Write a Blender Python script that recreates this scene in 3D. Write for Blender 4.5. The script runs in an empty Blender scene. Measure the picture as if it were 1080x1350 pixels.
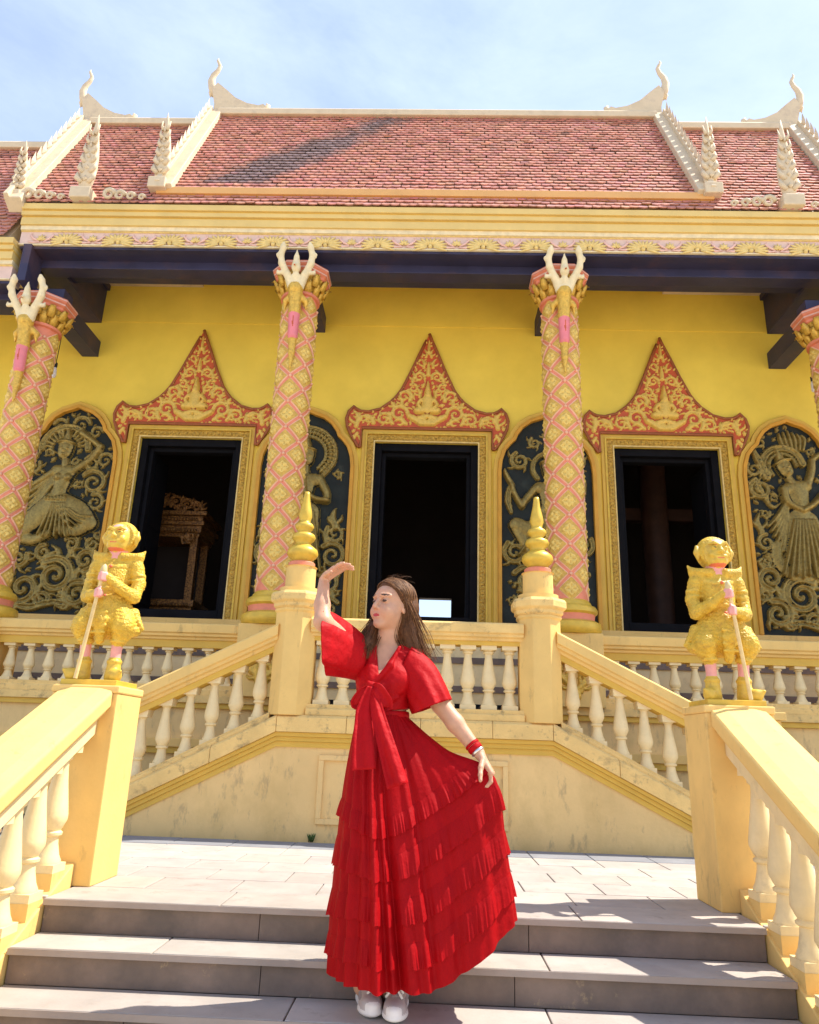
import bpy, math, random
import numpy as np
from mathutils import Matrix, Vector
random.seed(7); rng = np.random.default_rng(7)
sc = bpy.context.scene
col = sc.collection

# ---------------------------------------------------------------- camera
CX, CZ = 0.1062, 0.7077
pitch, yaw, roll = 0.3024, -0.0332, 0.0342
fw = Vector((math.sin(yaw)*math.cos(pitch), math.cos(yaw)*math.cos(pitch), math.sin(pitch)))
r0 = Vector((math.cos(yaw), -math.sin(yaw), 0)); u0 = r0.cross(fw)
rr = math.cos(roll)*r0 + math.sin(roll)*u0
uu = -math.sin(roll)*r0 + math.cos(roll)*u0
cam = bpy.data.cameras.new('camera'); camo = bpy.data.objects.new('camera', cam); col.objects.link(camo)
mw = Matrix.Identity(4)
for i in range(3):
    mw[i][0] = rr[i]; mw[i][1] = uu[i]; mw[i][2] = -fw[i]
mw[0][3], mw[1][3], mw[2][3] = CX, 0.0, CZ
camo.matrix_world = mw
cam.sensor_fit = 'VERTICAL'; cam.sensor_height = 36.0; cam.lens = 36.0*984.75/1350.0
cam.clip_start = 0.05; cam.clip_end = 3000
sc.camera = camo

# ---------------------------------------------------------------- sky and sun
SUN = Vector((0.62, 0.13, 1.0)).normalized()
elev = math.asin(SUN.z); azim = math.atan2(SUN.x, SUN.y)
w = bpy.data.worlds.new('World'); sc.world = w; w.use_nodes = True
nt = w.node_tree; nt.nodes.clear()
sky = nt.nodes.new('ShaderNodeTexSky'); sky.sky_type = 'NISHITA'; sky.sun_disc = False
sky.sun_elevation = elev; sky.sun_rotation = azim; sky.air_density = 1.0; sky.dust_density = 0.7; sky.ozone_density = 1.0
tc = nt.nodes.new('ShaderNodeTexCoord')
mp = nt.nodes.new('ShaderNodeMapping'); mp.inputs['Scale'].default_value = (1.0, 1.0, 2.2)
cn = nt.nodes.new('ShaderNodeTexNoise'); cn.inputs['Scale'].default_value = 2.6; cn.inputs['Detail'].default_value = 9; cn.inputs['Roughness'].default_value = 0.62
cn.inputs['Distortion'].default_value = 0.35
cr = nt.nodes.new('ShaderNodeValToRGB'); cr.color_ramp.elements[0].position = 0.45; cr.color_ramp.elements[1].position = 0.92
cr.color_ramp.elements[0].color = (0.35,)*3+(1,); cr.color_ramp.elements[1].color = (0.85,)*3+(1,)
mx = nt.nodes.new('ShaderNodeMixRGB'); mx.inputs['Color2'].default_value = (4.3, 5.0, 7.0, 1)
bg = nt.nodes.new('ShaderNodeBackground'); bg.inputs['Strength'].default_value = 0.063
out = nt.nodes.new('ShaderNodeOutputWorld')
L = nt.links.new
L(tc.outputs['Generated'], mp.inputs['Vector']); L(mp.outputs['Vector'], cn.inputs['Vector']); L(cn.outputs['Fac'], cr.inputs['Fac'])
L(sky.outputs['Color'], mx.inputs['Color1']); L(cr.outputs['Color'], mx.inputs['Fac'])
L(mx.outputs['Color'], bg.inputs['Color']); L(bg.outputs['Background'], out.inputs['Surface'])
sl = bpy.data.lights.new('sun', 'SUN'); sl.energy = 2.0; sl.angle = math.radians(0.53); sl.color = (1.0, 0.94, 0.84)
so = bpy.data.objects.new('sun', sl); col.objects.link(so)
so.rotation_euler = SUN.to_track_quat('Z', 'Y').to_euler(); so.location = (6, 2, 12)
vs = sc.view_settings
vs.view_transform = 'Standard'; vs.look = 'None'; vs.gamma = 1.0; vs.use_curve_mapping = False; vs.exposure = 2.0
sc.render.engine = 'CYCLES'; sc.cycles.max_bounces = 8; sc.cycles.diffuse_bounces = 5

# ---------------------------------------------------------------- materials
def srgb(r, g, b):
    f = lambda c: (c/255.0/12.92) if c <= 10.3 else ((c/255.0+0.055)/1.055)**2.4
    return (f(r), f(g), f(b))
def M(name, c, rough=0.6, var=0.14, scale=4.0, bump=0.0, bscale=40.0, metal=0.0, spec=0.35, c2=None, thr=0.62, sscale=3.0,
      stretch=(1, 1, 1), soft=0.08, attr=None, wave=None, sheen=0.0, sss=0.0, trans=0.0, voro=None, c2max=0.8, c3=None, c3p=(9, .66, .05, .7), c3s=(1, 1, 1)):
    m = bpy.data.materials.new(name); m.use_nodes = True
    n = m.node_tree.nodes; l = m.node_tree.links.new
    b = n['Principled BSDF']
    b.inputs['Roughness'].default_value = rough; b.inputs['Metallic'].default_value = metal
    b.inputs['Specular IOR Level'].default_value = spec
    g = n.new('ShaderNodeTexCoord'); geo = n.new('ShaderNodeNewGeometry')
    pos = geo.outputs['Position']
    nz = n.new('ShaderNodeTexNoise'); nz.inputs['Scale'].default_value = scale; nz.inputs['Detail'].default_value = 6; nz.inputs['Roughness'].default_value = 0.6
    l(pos, nz.inputs['Vector'])
    rp = n.new('ShaderNodeMapRange'); rp.inputs['From Min'].default_value = 0.3; rp.inputs['From Max'].default_value = 0.7
    rp.inputs['To Min'].default_value = 1-var; rp.inputs['To Max'].default_value = 1+var*0.6
    l(nz.outputs['Fac'], rp.inputs['Value'])
    mul = n.new('ShaderNodeVectorMath'); mul.operation = 'SCALE'; mul.inputs[0].default_value = c[:3]
    l(rp.outputs['Result'], mul.inputs['Scale'])
    cur = mul.outputs['Vector']
    if attr:
        at = n.new('ShaderNodeAttribute'); at.attribute_name = attr
        mm = n.new('ShaderNodeVectorMath'); mm.operation = 'MULTIPLY'; l(cur, mm.inputs[0]); l(at.outputs['Color'], mm.inputs[1]); cur = mm.outputs['Vector']
    if c2 is not None:
        mpn = n.new('ShaderNodeMapping'); mpn.inputs['Scale'].default_value = stretch; l(pos, mpn.inputs['Vector'])
        n2 = n.new('ShaderNodeTexNoise'); n2.inputs['Scale'].default_value = sscale; n2.inputs['Detail'].default_value = 8; n2.inputs['Roughness'].default_value = 0.65
        l(mpn.outputs['Vector'], n2.inputs['Vector'])
        r2 = n.new('ShaderNodeMapRange'); r2.inputs['From Min'].default_value = thr-soft; r2.inputs['From Max'].default_value = thr+soft
        r2.inputs['To Max'].default_value = c2max
        l(n2.outputs['Fac'], r2.inputs['Value'])
        mi = n.new('ShaderNodeMixRGB'); l(r2.outputs['Result'], mi.inputs['Fac']); l(cur, mi.inputs['Color1']); mi.inputs['Color2'].default_value = tuple(c2[:3])+(1,)
        cur = mi.outputs['Color']
    if c3 is not None:
        mq = n.new('ShaderNodeMapping'); mq.inputs['Scale'].default_value = c3s; mq.inputs['Location'].default_value = (3.7, 1.9, 5.3); l(pos, mq.inputs['Vector'])
        n4 = n.new('ShaderNodeTexNoise'); n4.inputs['Scale'].default_value = c3p[0]; n4.inputs['Detail'].default_value = 10; n4.inputs['Roughness'].default_value = 0.7
        l(mq.outputs['Vector'], n4.inputs['Vector'])
        r4 = n.new('ShaderNodeMapRange'); r4.inputs['From Min'].default_value = c3p[1]-c3p[2]; r4.inputs['From Max'].default_value = c3p[1]+c3p[2]; r4.inputs['To Max'].default_value = c3p[3]
        l(n4.outputs['Fac'], r4.inputs['Value'])
        m4 = n.new('ShaderNodeMixRGB'); l(r4.outputs['Result'], m4.inputs['Fac']); l(cur, m4.inputs['Color1']); m4.inputs['Color2'].default_value = tuple(c3[:3])+(1,); cur = m4.outputs['Color']
    hgt = None
    if voro:
        vo = n.new('ShaderNodeTexVoronoi'); vo.inputs['Scale'].default_value = voro; l(pos, vo.inputs['Vector'])
        hgt = vo.outputs['Distance']
    l(cur, b.inputs['Base Color'])
    if bump > 0:
        if hgt is None:
            n3 = n.new('ShaderNodeTexNoise'); n3.inputs['Scale'].default_value = bscale; n3.inputs['Detail'].default_value = 5
            l(pos, n3.inputs['Vector']); hgt = n3.outputs['Fac']
        if wave:
            wv = n.new('ShaderNodeTexWave'); wv.inputs['Scale'].default_value = wave[0]; wv.inputs['Distortion'].default_value = wave[1]; wv.bands_direction = wave[2]
            l(pos, wv.inputs['Vector']); hgt = wv.outputs['Fac']
        bp = n.new('ShaderNodeBump'); bp.inputs['Strength'].default_value = 1.0; bp.inputs['Distance'].default_value = bump
        l(hgt, bp.inputs['Height']); l(bp.outputs['Normal'], b.inputs['Normal'])
    if sheen: b.inputs['Sheen Weight'].default_value = sheen; b.inputs['Sheen Tint'].default_value = (1.0, .25, .2, 1)
    if sss:
        b.inputs['Subsurface Weight'].default_value = sss; b.inputs['Subsurface Radius'].default_value = (0.012, 0.005, 0.003); b.inputs['Subsurface Scale'].default_value = 1.0
    if trans: b.inputs['Transmission Weight'].default_value = trans
    return m
DIRT = (0.16, 0.12, 0.07)
mt = {}
mt['cream'] = M('cream plaster', (0.82, 0.545, 0.175), 0.75, 0.10, 3, 0.0012, 55, c3=(.30, .20, .08), c3p=(7, .635, .05, .45), c3s=(1.5, 1.5, .6), c2=(0.50, 0.35, 0.13), thr=0.64, sscale=2.2, stretch=(1.6, 1.6, 0.7), c2max=0.45, soft=.1)
mt['wallcream'] = M('stained cream plaster', (0.82, 0.57, 0.235), 0.8, 0.12, 1.8, 0.0015, 45, c3=(.33, .24, .13), c3p=(5, .60, .05, .5), c3s=(2.2, 2.2, .8), c2=(0.60, 0.41, 0.15), thr=0.58, sscale=2.6, stretch=(1.3, 1.3, 0.8), c2max=0.5, soft=.09)
mt['coping'] = M('weathered coping plaster', (0.82, 0.56, 0.20), 0.8, 0.16, 5, 0.003, 60, c3=(.12, .10, .07), c3p=(12, .625, .06, .6), c2=DIRT, thr=0.635, sscale=6, stretch=(1, 1, 1.5), c2max=0.6)
mt['ochre'] = M('ochre moulding paint', (0.70, 0.44, 0.07), 0.6, 0.10, 4, 0.001, 60)
mt['baluster'] = M('pale cream baluster paint', (0.82, 0.65, 0.34), 0.55, 0.10, 9, 0.001, 70, c2=(0.42, 0.34, 0.2), thr=0.66, sscale=7, c2max=0.5)
mt['yellow'] = M('yellow facade paint', (0.88, 0.65, 0.085), 0.6, 0.12, 1.2, 0.0008, 40, c2=(0.74, 0.53, 0.05), thr=0.6, sscale=1.0, c2max=0.4, soft=.15)
mt['gold'] = M('gold paint', (0.72, 0.45, 0.075), 0.42, 0.25, 30, 0.004, 60, metal=0.25, c2=(0.36, 0.17, 0.03), thr=0.6, sscale=34, c2max=0.6)
mt['goldplain'] = M('smooth gold paint', (0.70, 0.46, 0.06), 0.4, 0.15, 12, metal=0.15, c2=(0.45, 0.27, 0.05), thr=0.62, sscale=9, c2max=0.5)
mt['goldtex'] = M('carved gold paint', (0.60, 0.36, 0.05), 0.45, 0.3, 40, 0.012, 40, metal=0.2, voro=34, c2=(0.26, 0.13, 0.02), thr=0.56, sscale=45, c2max=0.8)
mt['bronze'] = M('bronze gold relief paint', (0.36, 0.26, 0.07), 0.38, 0.3, 22, 0.003, 80, metal=0.45, c2=(0.10, 0.08, 0.03), thr=0.60, sscale=38, c2max=0.7, soft=.12)
mt['panel'] = M('dark green black panel paint', (0.012, 0.017, 0.012), 0.6, 0.4, 6, 0.003, 30, c2=(0.04, 0.05, 0.035), thr=0.64, sscale=7, c2max=0.6)
mt['orange'] = M('orange gold frame paint', (0.66, 0.33, 0.035), 0.5, 0.15, 6, 0.001, 50)
mt['red'] = M('red ground paint', (0.55, 0.10, 0.03), 0.5, 0.2, 12, 0.001, 60)
mt['redrim'] = M('brown red rim paint', (0.34, 0.10, 0.03), 0.5, 0.2, 12)
mt['pink'] = M('pink strap paint', (0.76, 0.25, 0.14), 0.5, 0.12, 10, 0.001, 60)
mt['palepink'] = M('pale pink paint', (0.80, 0.50, 0.40), 0.5, 0.1, 10)
mt['ivory'] = M('ivory paint', (0.80, 0.67, 0.40), 0.5, 0.15, 14, 0.001, 60)
mt['friezepink'] = M('pale frieze ground', (0.74, 0.53, 0.43), 0.6, 0.1, 9)
mt['friezegold'] = M('pale gold flower paint', (0.76, 0.56, 0.20), 0.5, 0.2, 20)
mt['fascia'] = M('gold fascia paint', (0.72, 0.52, 0.18), 0.55, 0.1, 3, 0.001, 30)
mt['fasciaorange'] = M('orange fascia paint', (0.72, 0.40, 0.14), 0.55, 0.1, 3)
mt['beam'] = M('dark blue beam paint', (0.036, 0.034, 0.075), 0.5, 0.25, 3, 0.001, 30, c2=(0.10, 0.055, 0.06), thr=0.6, sscale=1.6, c2max=0.6)
mt['blackframe'] = M('black window frame paint', (0.008, 0.008, 0.010), 0.7, 0.3, 8, spec=.08)
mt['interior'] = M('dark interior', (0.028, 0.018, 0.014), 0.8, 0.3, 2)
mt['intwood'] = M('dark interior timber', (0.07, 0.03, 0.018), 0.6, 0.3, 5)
mt['tile'] = M('terracotta roof tile', (0.56, 0.25, 0.185), 0.75, 0.25, 14, 0.002, 60, attr='tint')
mt['ridge'] = M('pale ridge plaster', (0.68, 0.55, 0.36), 0.7, 0.16, 5, 0.001, 40, c2=(0.34, 0.27, 0.20), thr=0.60, sscale=5, c2max=0.5)
mt['paver'] = M('grey stone paver', (0.43, 0.38, 0.335), 0.8, 0.14, 5, 0.001, 80, c3=(.26, .22, .18), c3p=(9, .625, .05, .5), attr='tint', c2=(0.30, 0.26, 0.22), thr=0.66, sscale=3, c2max=0.5)
mt['pavedark'] = M('dark grey paver', (0.24, 0.24, 0.25), 0.8, 0.15, 5, 0.001, 80)
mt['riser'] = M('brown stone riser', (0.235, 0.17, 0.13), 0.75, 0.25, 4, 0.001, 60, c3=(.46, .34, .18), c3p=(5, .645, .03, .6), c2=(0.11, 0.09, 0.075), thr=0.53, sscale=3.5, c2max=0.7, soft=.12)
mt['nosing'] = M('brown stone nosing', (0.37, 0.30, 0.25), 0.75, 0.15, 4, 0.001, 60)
mt['grout'] = M('dark grout', (0.16, 0.13, 0.11), 0.9, 0.2, 8)
mt['ground'] = M('courtyard concrete', (0.58, 0.50, 0.39), 0.9, 0.15, 0.6, 0.002, 8)
mt['white'] = M('white enamel', (0.8, 0.8, 0.8), 0.4, 0.03, 5)
mt['wire'] = M('black wire', (0.02, 0.02, 0.02), 0.5, 0.05, 5)

# ---------------------------------------------------------------- mesh helpers
class MB:
    def __init__(s): s.v = []; s.f = []; s.m = []
    def add(s, v, f, mi=0):
        o = len(s.v); s.v += [tuple(map(float, p)) for p in v]; s.f += [tuple(i+o for i in q) for q in f]; s.m += [mi]*len(f)
    def box(s, x0, x1, y0, y1, z0, z1, mi=0):
        s.add([(x0,y0,z0),(x1,y0,z0),(x1,y1,z0),(x0,y1,z0),(x0,y0,z1),(x1,y0,z1),(x1,y1,z1),(x0,y1,z1)],
              [(0,3,2,1),(4,5,6,7),(0,1,5,4),(1,2,6,5),(2,3,7,6),(3,0,4,7)], mi)
    def sweep(s, prof, A, B, mi=0, caps=True):
        """closed 3D profile (offsets) carried straight from A to B"""
        n = len(prof); A = Vector(A); B = Vector(B)
        v = [tuple(A+Vector(p)) for p in prof]+[tuple(B+Vector(p)) for p in prof]
        f = [(i, (i+1) % n, n+(i+1) % n, n+i) for i in range(n)]
        if caps: f += [tuple(range(n-1, -1, -1)), tuple(range(n, 2*n))]
        s.add(v, f, mi)
    def prism(s, poly, y0, y1, mi=0, side=None):
        """polygon in x,z extruded along y (front at y0)"""
        n = len(poly)
        v = [(x, y0, z) for x, z in poly]+[(x, y1, z) for x, z in poly]
        s.add(v, [tuple(range(n)), tuple(range(2*n-1, n-1, -1))], mi)
        s.add(v, [(i, n+i, n+(i+1) % n, (i+1) % n) for i in range(n)], mi if side is None else side)
    def ring(s, inner, outer, y0, y1, mi=0):
        """frame between two x,z polylines of equal length (open), front y0, back y1"""
        n = len(inner)
        v = [(x, y0, z) for x, z in inner]+[(x, y0, z) for x, z in outer]+[(x, y1, z) for x, z in inner]+[(x, y1, z) for x, z in outer]
        f = []
        for i in range(n-1):
            f += [(i, i+1, n+i+1, n+i), (n+i, n+i+1, 3*n+i+1, 3*n+i), (i+1, i, 2*n+i, 2*n+i+1)]
        f += [(0, n, 3*n, 2*n), (n-1, 2*n-1+0, 4*n-1, 3*n-1)]
        s.add(v, f, mi)
    def lathe(s, prof, n=16, c=(0, 0, 0), mi=0, rot=0.0, cap=True):
        v = []; f = []; k = len(prof)
        for r, z in prof:
            for j in range(n):
                a = 2*math.pi*j/n+rot; v.append((c[0]+r*math.cos(a), c[1]+r*math.sin(a), c[2]+z))
        for i in range(k-1):
            for j in range(n):
                f.append((i*n+j, i*n+(j+1) % n, (i+1)*n+(j+1) % n, (i+1)*n+j))
        if cap: f += [tuple(range(n-1, -1, -1)), tuple(range((k-1)*n, k*n))]
        s.add(v, f, mi)
    def tube(s, pts, rad, n=8, mi=0, flat=1.0, up=(0, 1, 0)):
        pts = [Vector(p) for p in pts]; up = Vector(up); k = len(pts)
        if not hasattr(rad, '__len__'): rad = [rad]*k
        v = []; f = []
        for i, p in enumerate(pts):
            t = (pts[min(i+1, k-1)]-pts[max(i-1, 0)]).normalized()
            a = t.cross(up)
            if a.length < 1e-4: a = t.cross(Vector((1, 0, 0)))
            a.normalize(); b = t.cross(a).normalized()
            for j in range(n):
                th = 2*math.pi*j/n
                v.append(tuple(p+a*(math.cos(th)*rad[i])+b*(math.sin(th)*rad[i]*flat)))
        for i in range(k-1):
            for j in range(n):
                f.append((i*n+j, i*n+(j+1) % n, (i+1)*n+(j+1) % n, (i+1)*n+j))
        f += [tuple(range(n-1, -1, -1)), tuple(range((k-1)*n, k*n))]
        s.add(v, f, mi)
    def mesh(s, name, mats, smooth=False):
        me = bpy.data.meshes.new(name); me.from_pydata(s.v, [], s.f)
        for x in (mats if isinstance(mats, (list, tuple)) else [mats]): me.materials.append(mt[x] if isinstance(x, str) else x)
        me.polygons.foreach_set('material_index', s.m)
        import bmesh
        bm = bmesh.new(); bm.from_mesh(me); bmesh.ops.recalc_face_normals(bm, faces=bm.faces); bm.to_mesh(me); bm.free()
        if smooth:
            me.polygons.foreach_set('use_smooth', [True]*len(me.polygons))
            if smooth == 'auto': me.set_sharp_from_angle(angle=math.radians(38))
        return me
    def obj(s, name, mats, parent=None, loc=None, smooth=False, bev=0):
        return link(name, s.mesh(name, mats, smooth), parent, loc, bev)
WP = {}
def link(name, me, parent=None, loc=None, bev=0):
    """all locations are world coordinates; parents are only ever translated"""
    o = bpy.data.objects.new(name, me); col.objects.link(o)
    p = Vector(loc) if loc is not None else Vector((0, 0, 0))
    o.location = p; WP[o] = p
    if parent is not None:
        o.parent = parent; o.matrix_parent_inverse = Matrix.Translation(-WP[parent])
    if bev:
        b = o.modifiers.new('bevel', 'BEVEL'); b.width = bev; b.segments = 2; b.limit_method = 'ANGLE'; b.angle_limit = math.radians(40)
    return o
def tag(o, label, cat, group=None):
    o['label'] = label; o['category'] = cat
    if group: o['group'] = group
    return o
def thing(name, label, cat, loc=(0, 0, 0), group=None):
    o = link(name, None, None, loc); o.empty_display_size = .1
    return tag(o, label, cat, group)
def tint_attr(me, cols):
    a = me.color_attributes.new('tint', 'FLOAT_COLOR', 'CORNER')
    arr = np.ones((len(me.loops), 4), dtype=np.float32); arr[:, :3] = cols
    a.data.foreach_set('color', arr.ravel())
# ================================================================ setting: ground, stairs, landing
YF, T, R = 3.695, 0.249, 0.138       # landing front edge, tread, riser
YW, YC, YD, S = 5.973, 7.554, 8.764, 3.0
NST = 6
g = MB(); g.add([(-400, -400, -NST*R-.004), (400, -400, -NST*R-.004), (400, 600, -NST*R-.004), (-400, 600, -NST*R-.004)], [(0, 1, 2, 3)])
g.obj('ground', 'ground')['kind'] = 'structure'
# landing bed and steps bed
b = MB(); b.box(-6.5, 6.5, YF+.03, 7.6, -NST*R, -.03)
ld = b.obj('landing', 'grout'); ld['kind'] = 'structure'
def paver(x0, x1, y0, y1, z1, th, parent, mat='paver', nm='paver', t=None):
    b = MB(); q = .003; b.box(x0+q, x1-q, y0+q, y1-q, z1-th, z1+random.uniform(-.0008, .0008))
    o = b.obj(nm, mat, parent, bev=.004)
    tt = t or random.uniform(.86, 1.08)
    tint_attr(o.data, [tt, tt*random.uniform(.98, 1.01), tt*random.uniform(.96, 1.0)])
    return o
px, py = 0.42, 0.32
xs0 = -2.94
for i in range(14):
    for j in range(6):
        y0 = YF+.30+j*py; y1 = min(y0+py, 5.60)
        if y0 > 5.55: continue
        off = (j % 2)*px/2
        paver(xs0+i*px-off, xs0+(i+1)*px-off, y0, y1, 0, .03, ld)
for i in range(15):
    paver(xs0+i*px, xs0+(i+1)*px, 5.60, 5.95, 0.001, .03, ld, 'pavedark', 'border_paver', 1.0)
for k in range(-2, 3):
    if -2 <= k < 2: paver(k*.80 if k > -2 else -1.598, (k+1)*.80 if k < 1 else 1.598, YF-.02, YF+.30, 0.0, .028, ld, 'paver', 'edge_slab')
for sx in (-1, 1):
    paver(min(sx*1.604, sx*3.0), max(sx*1.604, sx*3.0), YF+.02, YF+.30, 0.0, .028, ld, 'paver', 'edge_slab')
b = MB()
for k in range(NST):
    b.box(-1.59, 1.59, YF-(k+1)*T+.02, YF+.04-k*T, -NST*R, -(k+1)*R-.028)
st = b.obj('steps', 'grout'); st['kind'] = 'structure'
cuts = [[-1.598, -.62, .57, 1.598], [-1.598, -.55, .48, 1.598], [-1.598, -1.0, .1, .62, 1.598], [-1.598, -.4, .6, 1.598], [-1.598, 0, 1.598], [-1.598, -.5, .5, 1.598]]
for k in range(NST):
    # riser below tread k-1
    cs = cuts[k]
    for a, c in zip(cs[:-1], cs[1:]):
        b = MB(); y = YF-k*T
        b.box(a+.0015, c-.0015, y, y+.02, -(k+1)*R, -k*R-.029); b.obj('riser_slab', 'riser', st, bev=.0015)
    if k < NST-1:
        cs = cuts[(k+2) % NST]
        for a, c in zip(cs[:-1], cs[1:]):
            o = paver(a, c, YF-(k+1)*T-.02, YF-k*T+.0, -(k+1)*R, .028, st, 'paver', 'tread_slab')

# nosing faces get the brown edge: thin strip set proud of the slab edge
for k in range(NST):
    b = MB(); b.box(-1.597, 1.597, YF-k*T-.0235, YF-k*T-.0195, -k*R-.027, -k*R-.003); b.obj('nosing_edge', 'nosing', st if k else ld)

# ================================================================ balusters
def baluster_mesh(h, r, name):
    b = MB()
    pl = r*1.02
    b.box(-pl, pl, -pl, pl, 0, .07*h); b.box(-pl*1.0, pl*1.0, -pl*1.0, pl*1.0, .93*h, h)
    P = [(.98, .07), (.98, .09), (.80, .13), (.60, .22), (.56, .27), (.78, .285), (.80, .305), (.62, .32), (.74, .34), (1.0, .40), (1.0, .44), (.86, .54), (.62, .70), (.50, .81), (.50, .86), (.72, .88), (.72, .90), (.60, .91), (.78, .93)]
    b.lathe([(p*r, t*h) for p, t in P], 16, cap=False)
    return b.mesh(name, 'baluster', 'auto')
BAL_C = baluster_mesh(.50, .060, 'baluster'); BAL_S = baluster_mesh(.53, .059, 'baluster'); BAL_T = baluster_mesh(.36, .056, 'baluster'); BAL_F = baluster_mesh(.58, .062, 'baluster')
def rail_prof(w, h, ax):
    P = [(-.62, 0), (.62, 0), (.66, .14), (.86, .20), (.86, .34), (1, .40), (1, .84), (.93, .92), (.5, 1), (-.5, 1), (-.93, .92), (-1, .84), (-1, .40), (-.86, .34), (-.86, .20), (-.66, .14)]
    return [((0, a*w, z*h) if ax == 'y' else (a*w, 0, z*h)) for a, z in P]
def base_prof(w, h, ax):
    P = [(-1, 0), (1, 0), (1, .55), (.94, .6), (.8, .62), (.8, 1), (-.8, 1), (-.8, .62), (-.94, .6), (-1, .55)]
    return [((0, a*w, z*h) if ax == 'y' else (a*w, 0, z*h)) for a, z in P]

# ================================================================ entry platform with two side stairs
pf = thing('stair_platform', 'cream plastered double stair platform with sloping coping below the windows', 'stair', (0, YW, 0))
SL = 0.5
XO = 2.72                                    # where side stairs reach the landing
Zc = .905                                    # coping top
def slope_z(x): return Zc-max(0, abs(x)-1.06)*SL
b = MB()                                     # wall body under coping
top = [(-XO, max(.02, slope_z(XO)-.20)), (-1.06, Zc-.20), (1.06, Zc-.20), (XO, max(.02, slope_z(XO)-.20))]
b.prism([(-XO, -.02), (XO, -.02)]+top[::-1], YW+.03, YW+.25)
b.obj('wall', 'wallcream', pf)
# raised panel frame
b = MB()
for (x0, x1, z0, z1) in ((-.72, .72, .575, .615), (-.72, .72, .122, .16), (-.72, -.68, .16, .575), (.68, .72, .16, .575)):
    b.box(x0, x1, YW+.008, YW+.032, z0, z1)
b.obj('panel_frame', 'wallcream', pf, bev=.004)
def band(zo, h, y0, mat, name, dx=0):
    b = MB()
    for s in (-1, 1):
        prof = [(0, y0, zo), (0, YW+.26, zo), (0, YW+.26, zo+h), (0, y0, zo+h)]
        b.sweep(prof, (s*1.06, 0, Zc), (s*(XO+.02), 0, Zc-(XO+.02-1.06)*SL), 0)
    b.box(-1.06, 1.06, y0, YW+.26, Zc+zo, Zc+zo+h)
    return b.obj(name, mat, pf)
band(-.240, .042, YW+.018, 'ochre', 'lower_moulding')
band(-.197, .034, YW+.004, 'ochre', 'middle_moulding')
band(-.162, .030, YW-.014, 'ochre', 'upper_moulding')
# coping slabs
def coping(xa, xb):
    b = MB(); za, zb = slope_z(xa), slope_z(xb)
    prof = [(0, YW-.035, -.13), (0, YW+.27, -.13), (0, YW+.27, 0), (0, YW+.0, 0), (0, YW-.035, -.02)]
    e = .0015*(1 if xb > xa else -1)
    b.sweep(prof, (xa+e, 0, za), (xb-e, 0, zb)); b.obj('coping_slab', 'coping', pf, bev=.004)
for a, c in ((-1.06, -.52), (-.52, .05), (.05, .6), (.6, 1.06)): coping(a, c)
for s in (-1, 1):
    e = [1.06, 1.55, 2.15, XO]
    for a, c in zip(e[:-1], e[1:]): coping(s*a, s*c)
# platform deck and side steps
b = MB(); b.box(-1.06, 1.06, YW+.255, 7.40, -.02, .85); b.obj('deck', 'paver', pf)
for s in (-1, 1):
    for k in range(6):
        x0 = 1.06+k*.276; z = .85-(k+1)*.142
        b = MB(); b.box(min(s*x0, s*(x0+.276)), max(s*x0, s*(x0+.276)), YW+.255, 7.40, -.02, z); b.obj('step', 'paver', pf)
for k in range(2):
    b = MB(); b.box(-1.2, 1.2, 7.1+k*.28, 7.42, .851, .851+(k+1)*.125); b.obj('step', 'paver', pf)

# platform front balustrade
bl = thing('platform_balustrade', 'straight cream balustrade between the two finial posts', 'balustrade', (0, YW+.12, .9))
b = MB(); b.sweep(base_prof(.12, .085, 'y'), (-.85, YW+.12, .906), (.85, YW+.12, .906)); b.obj('base_rail', 'coping', bl, bev=.004)
b = MB(); b.sweep(rail_prof(.135, .15, 'y'), (-.85, YW+.12, 1.522), (.85, YW+.12, 1.522)); b.obj('handrail', 'coping', bl, bev=.004)
b = MB(); b.box(-.85, .85, YW+.05, YW+.19, 1.488, 1.523); b.obj('rail_moulding', 'ochre', bl)
for i in range(10): link('baluster', BAL_C, bl, (-.745+i*.1655, YW+.12, .990))
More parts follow.
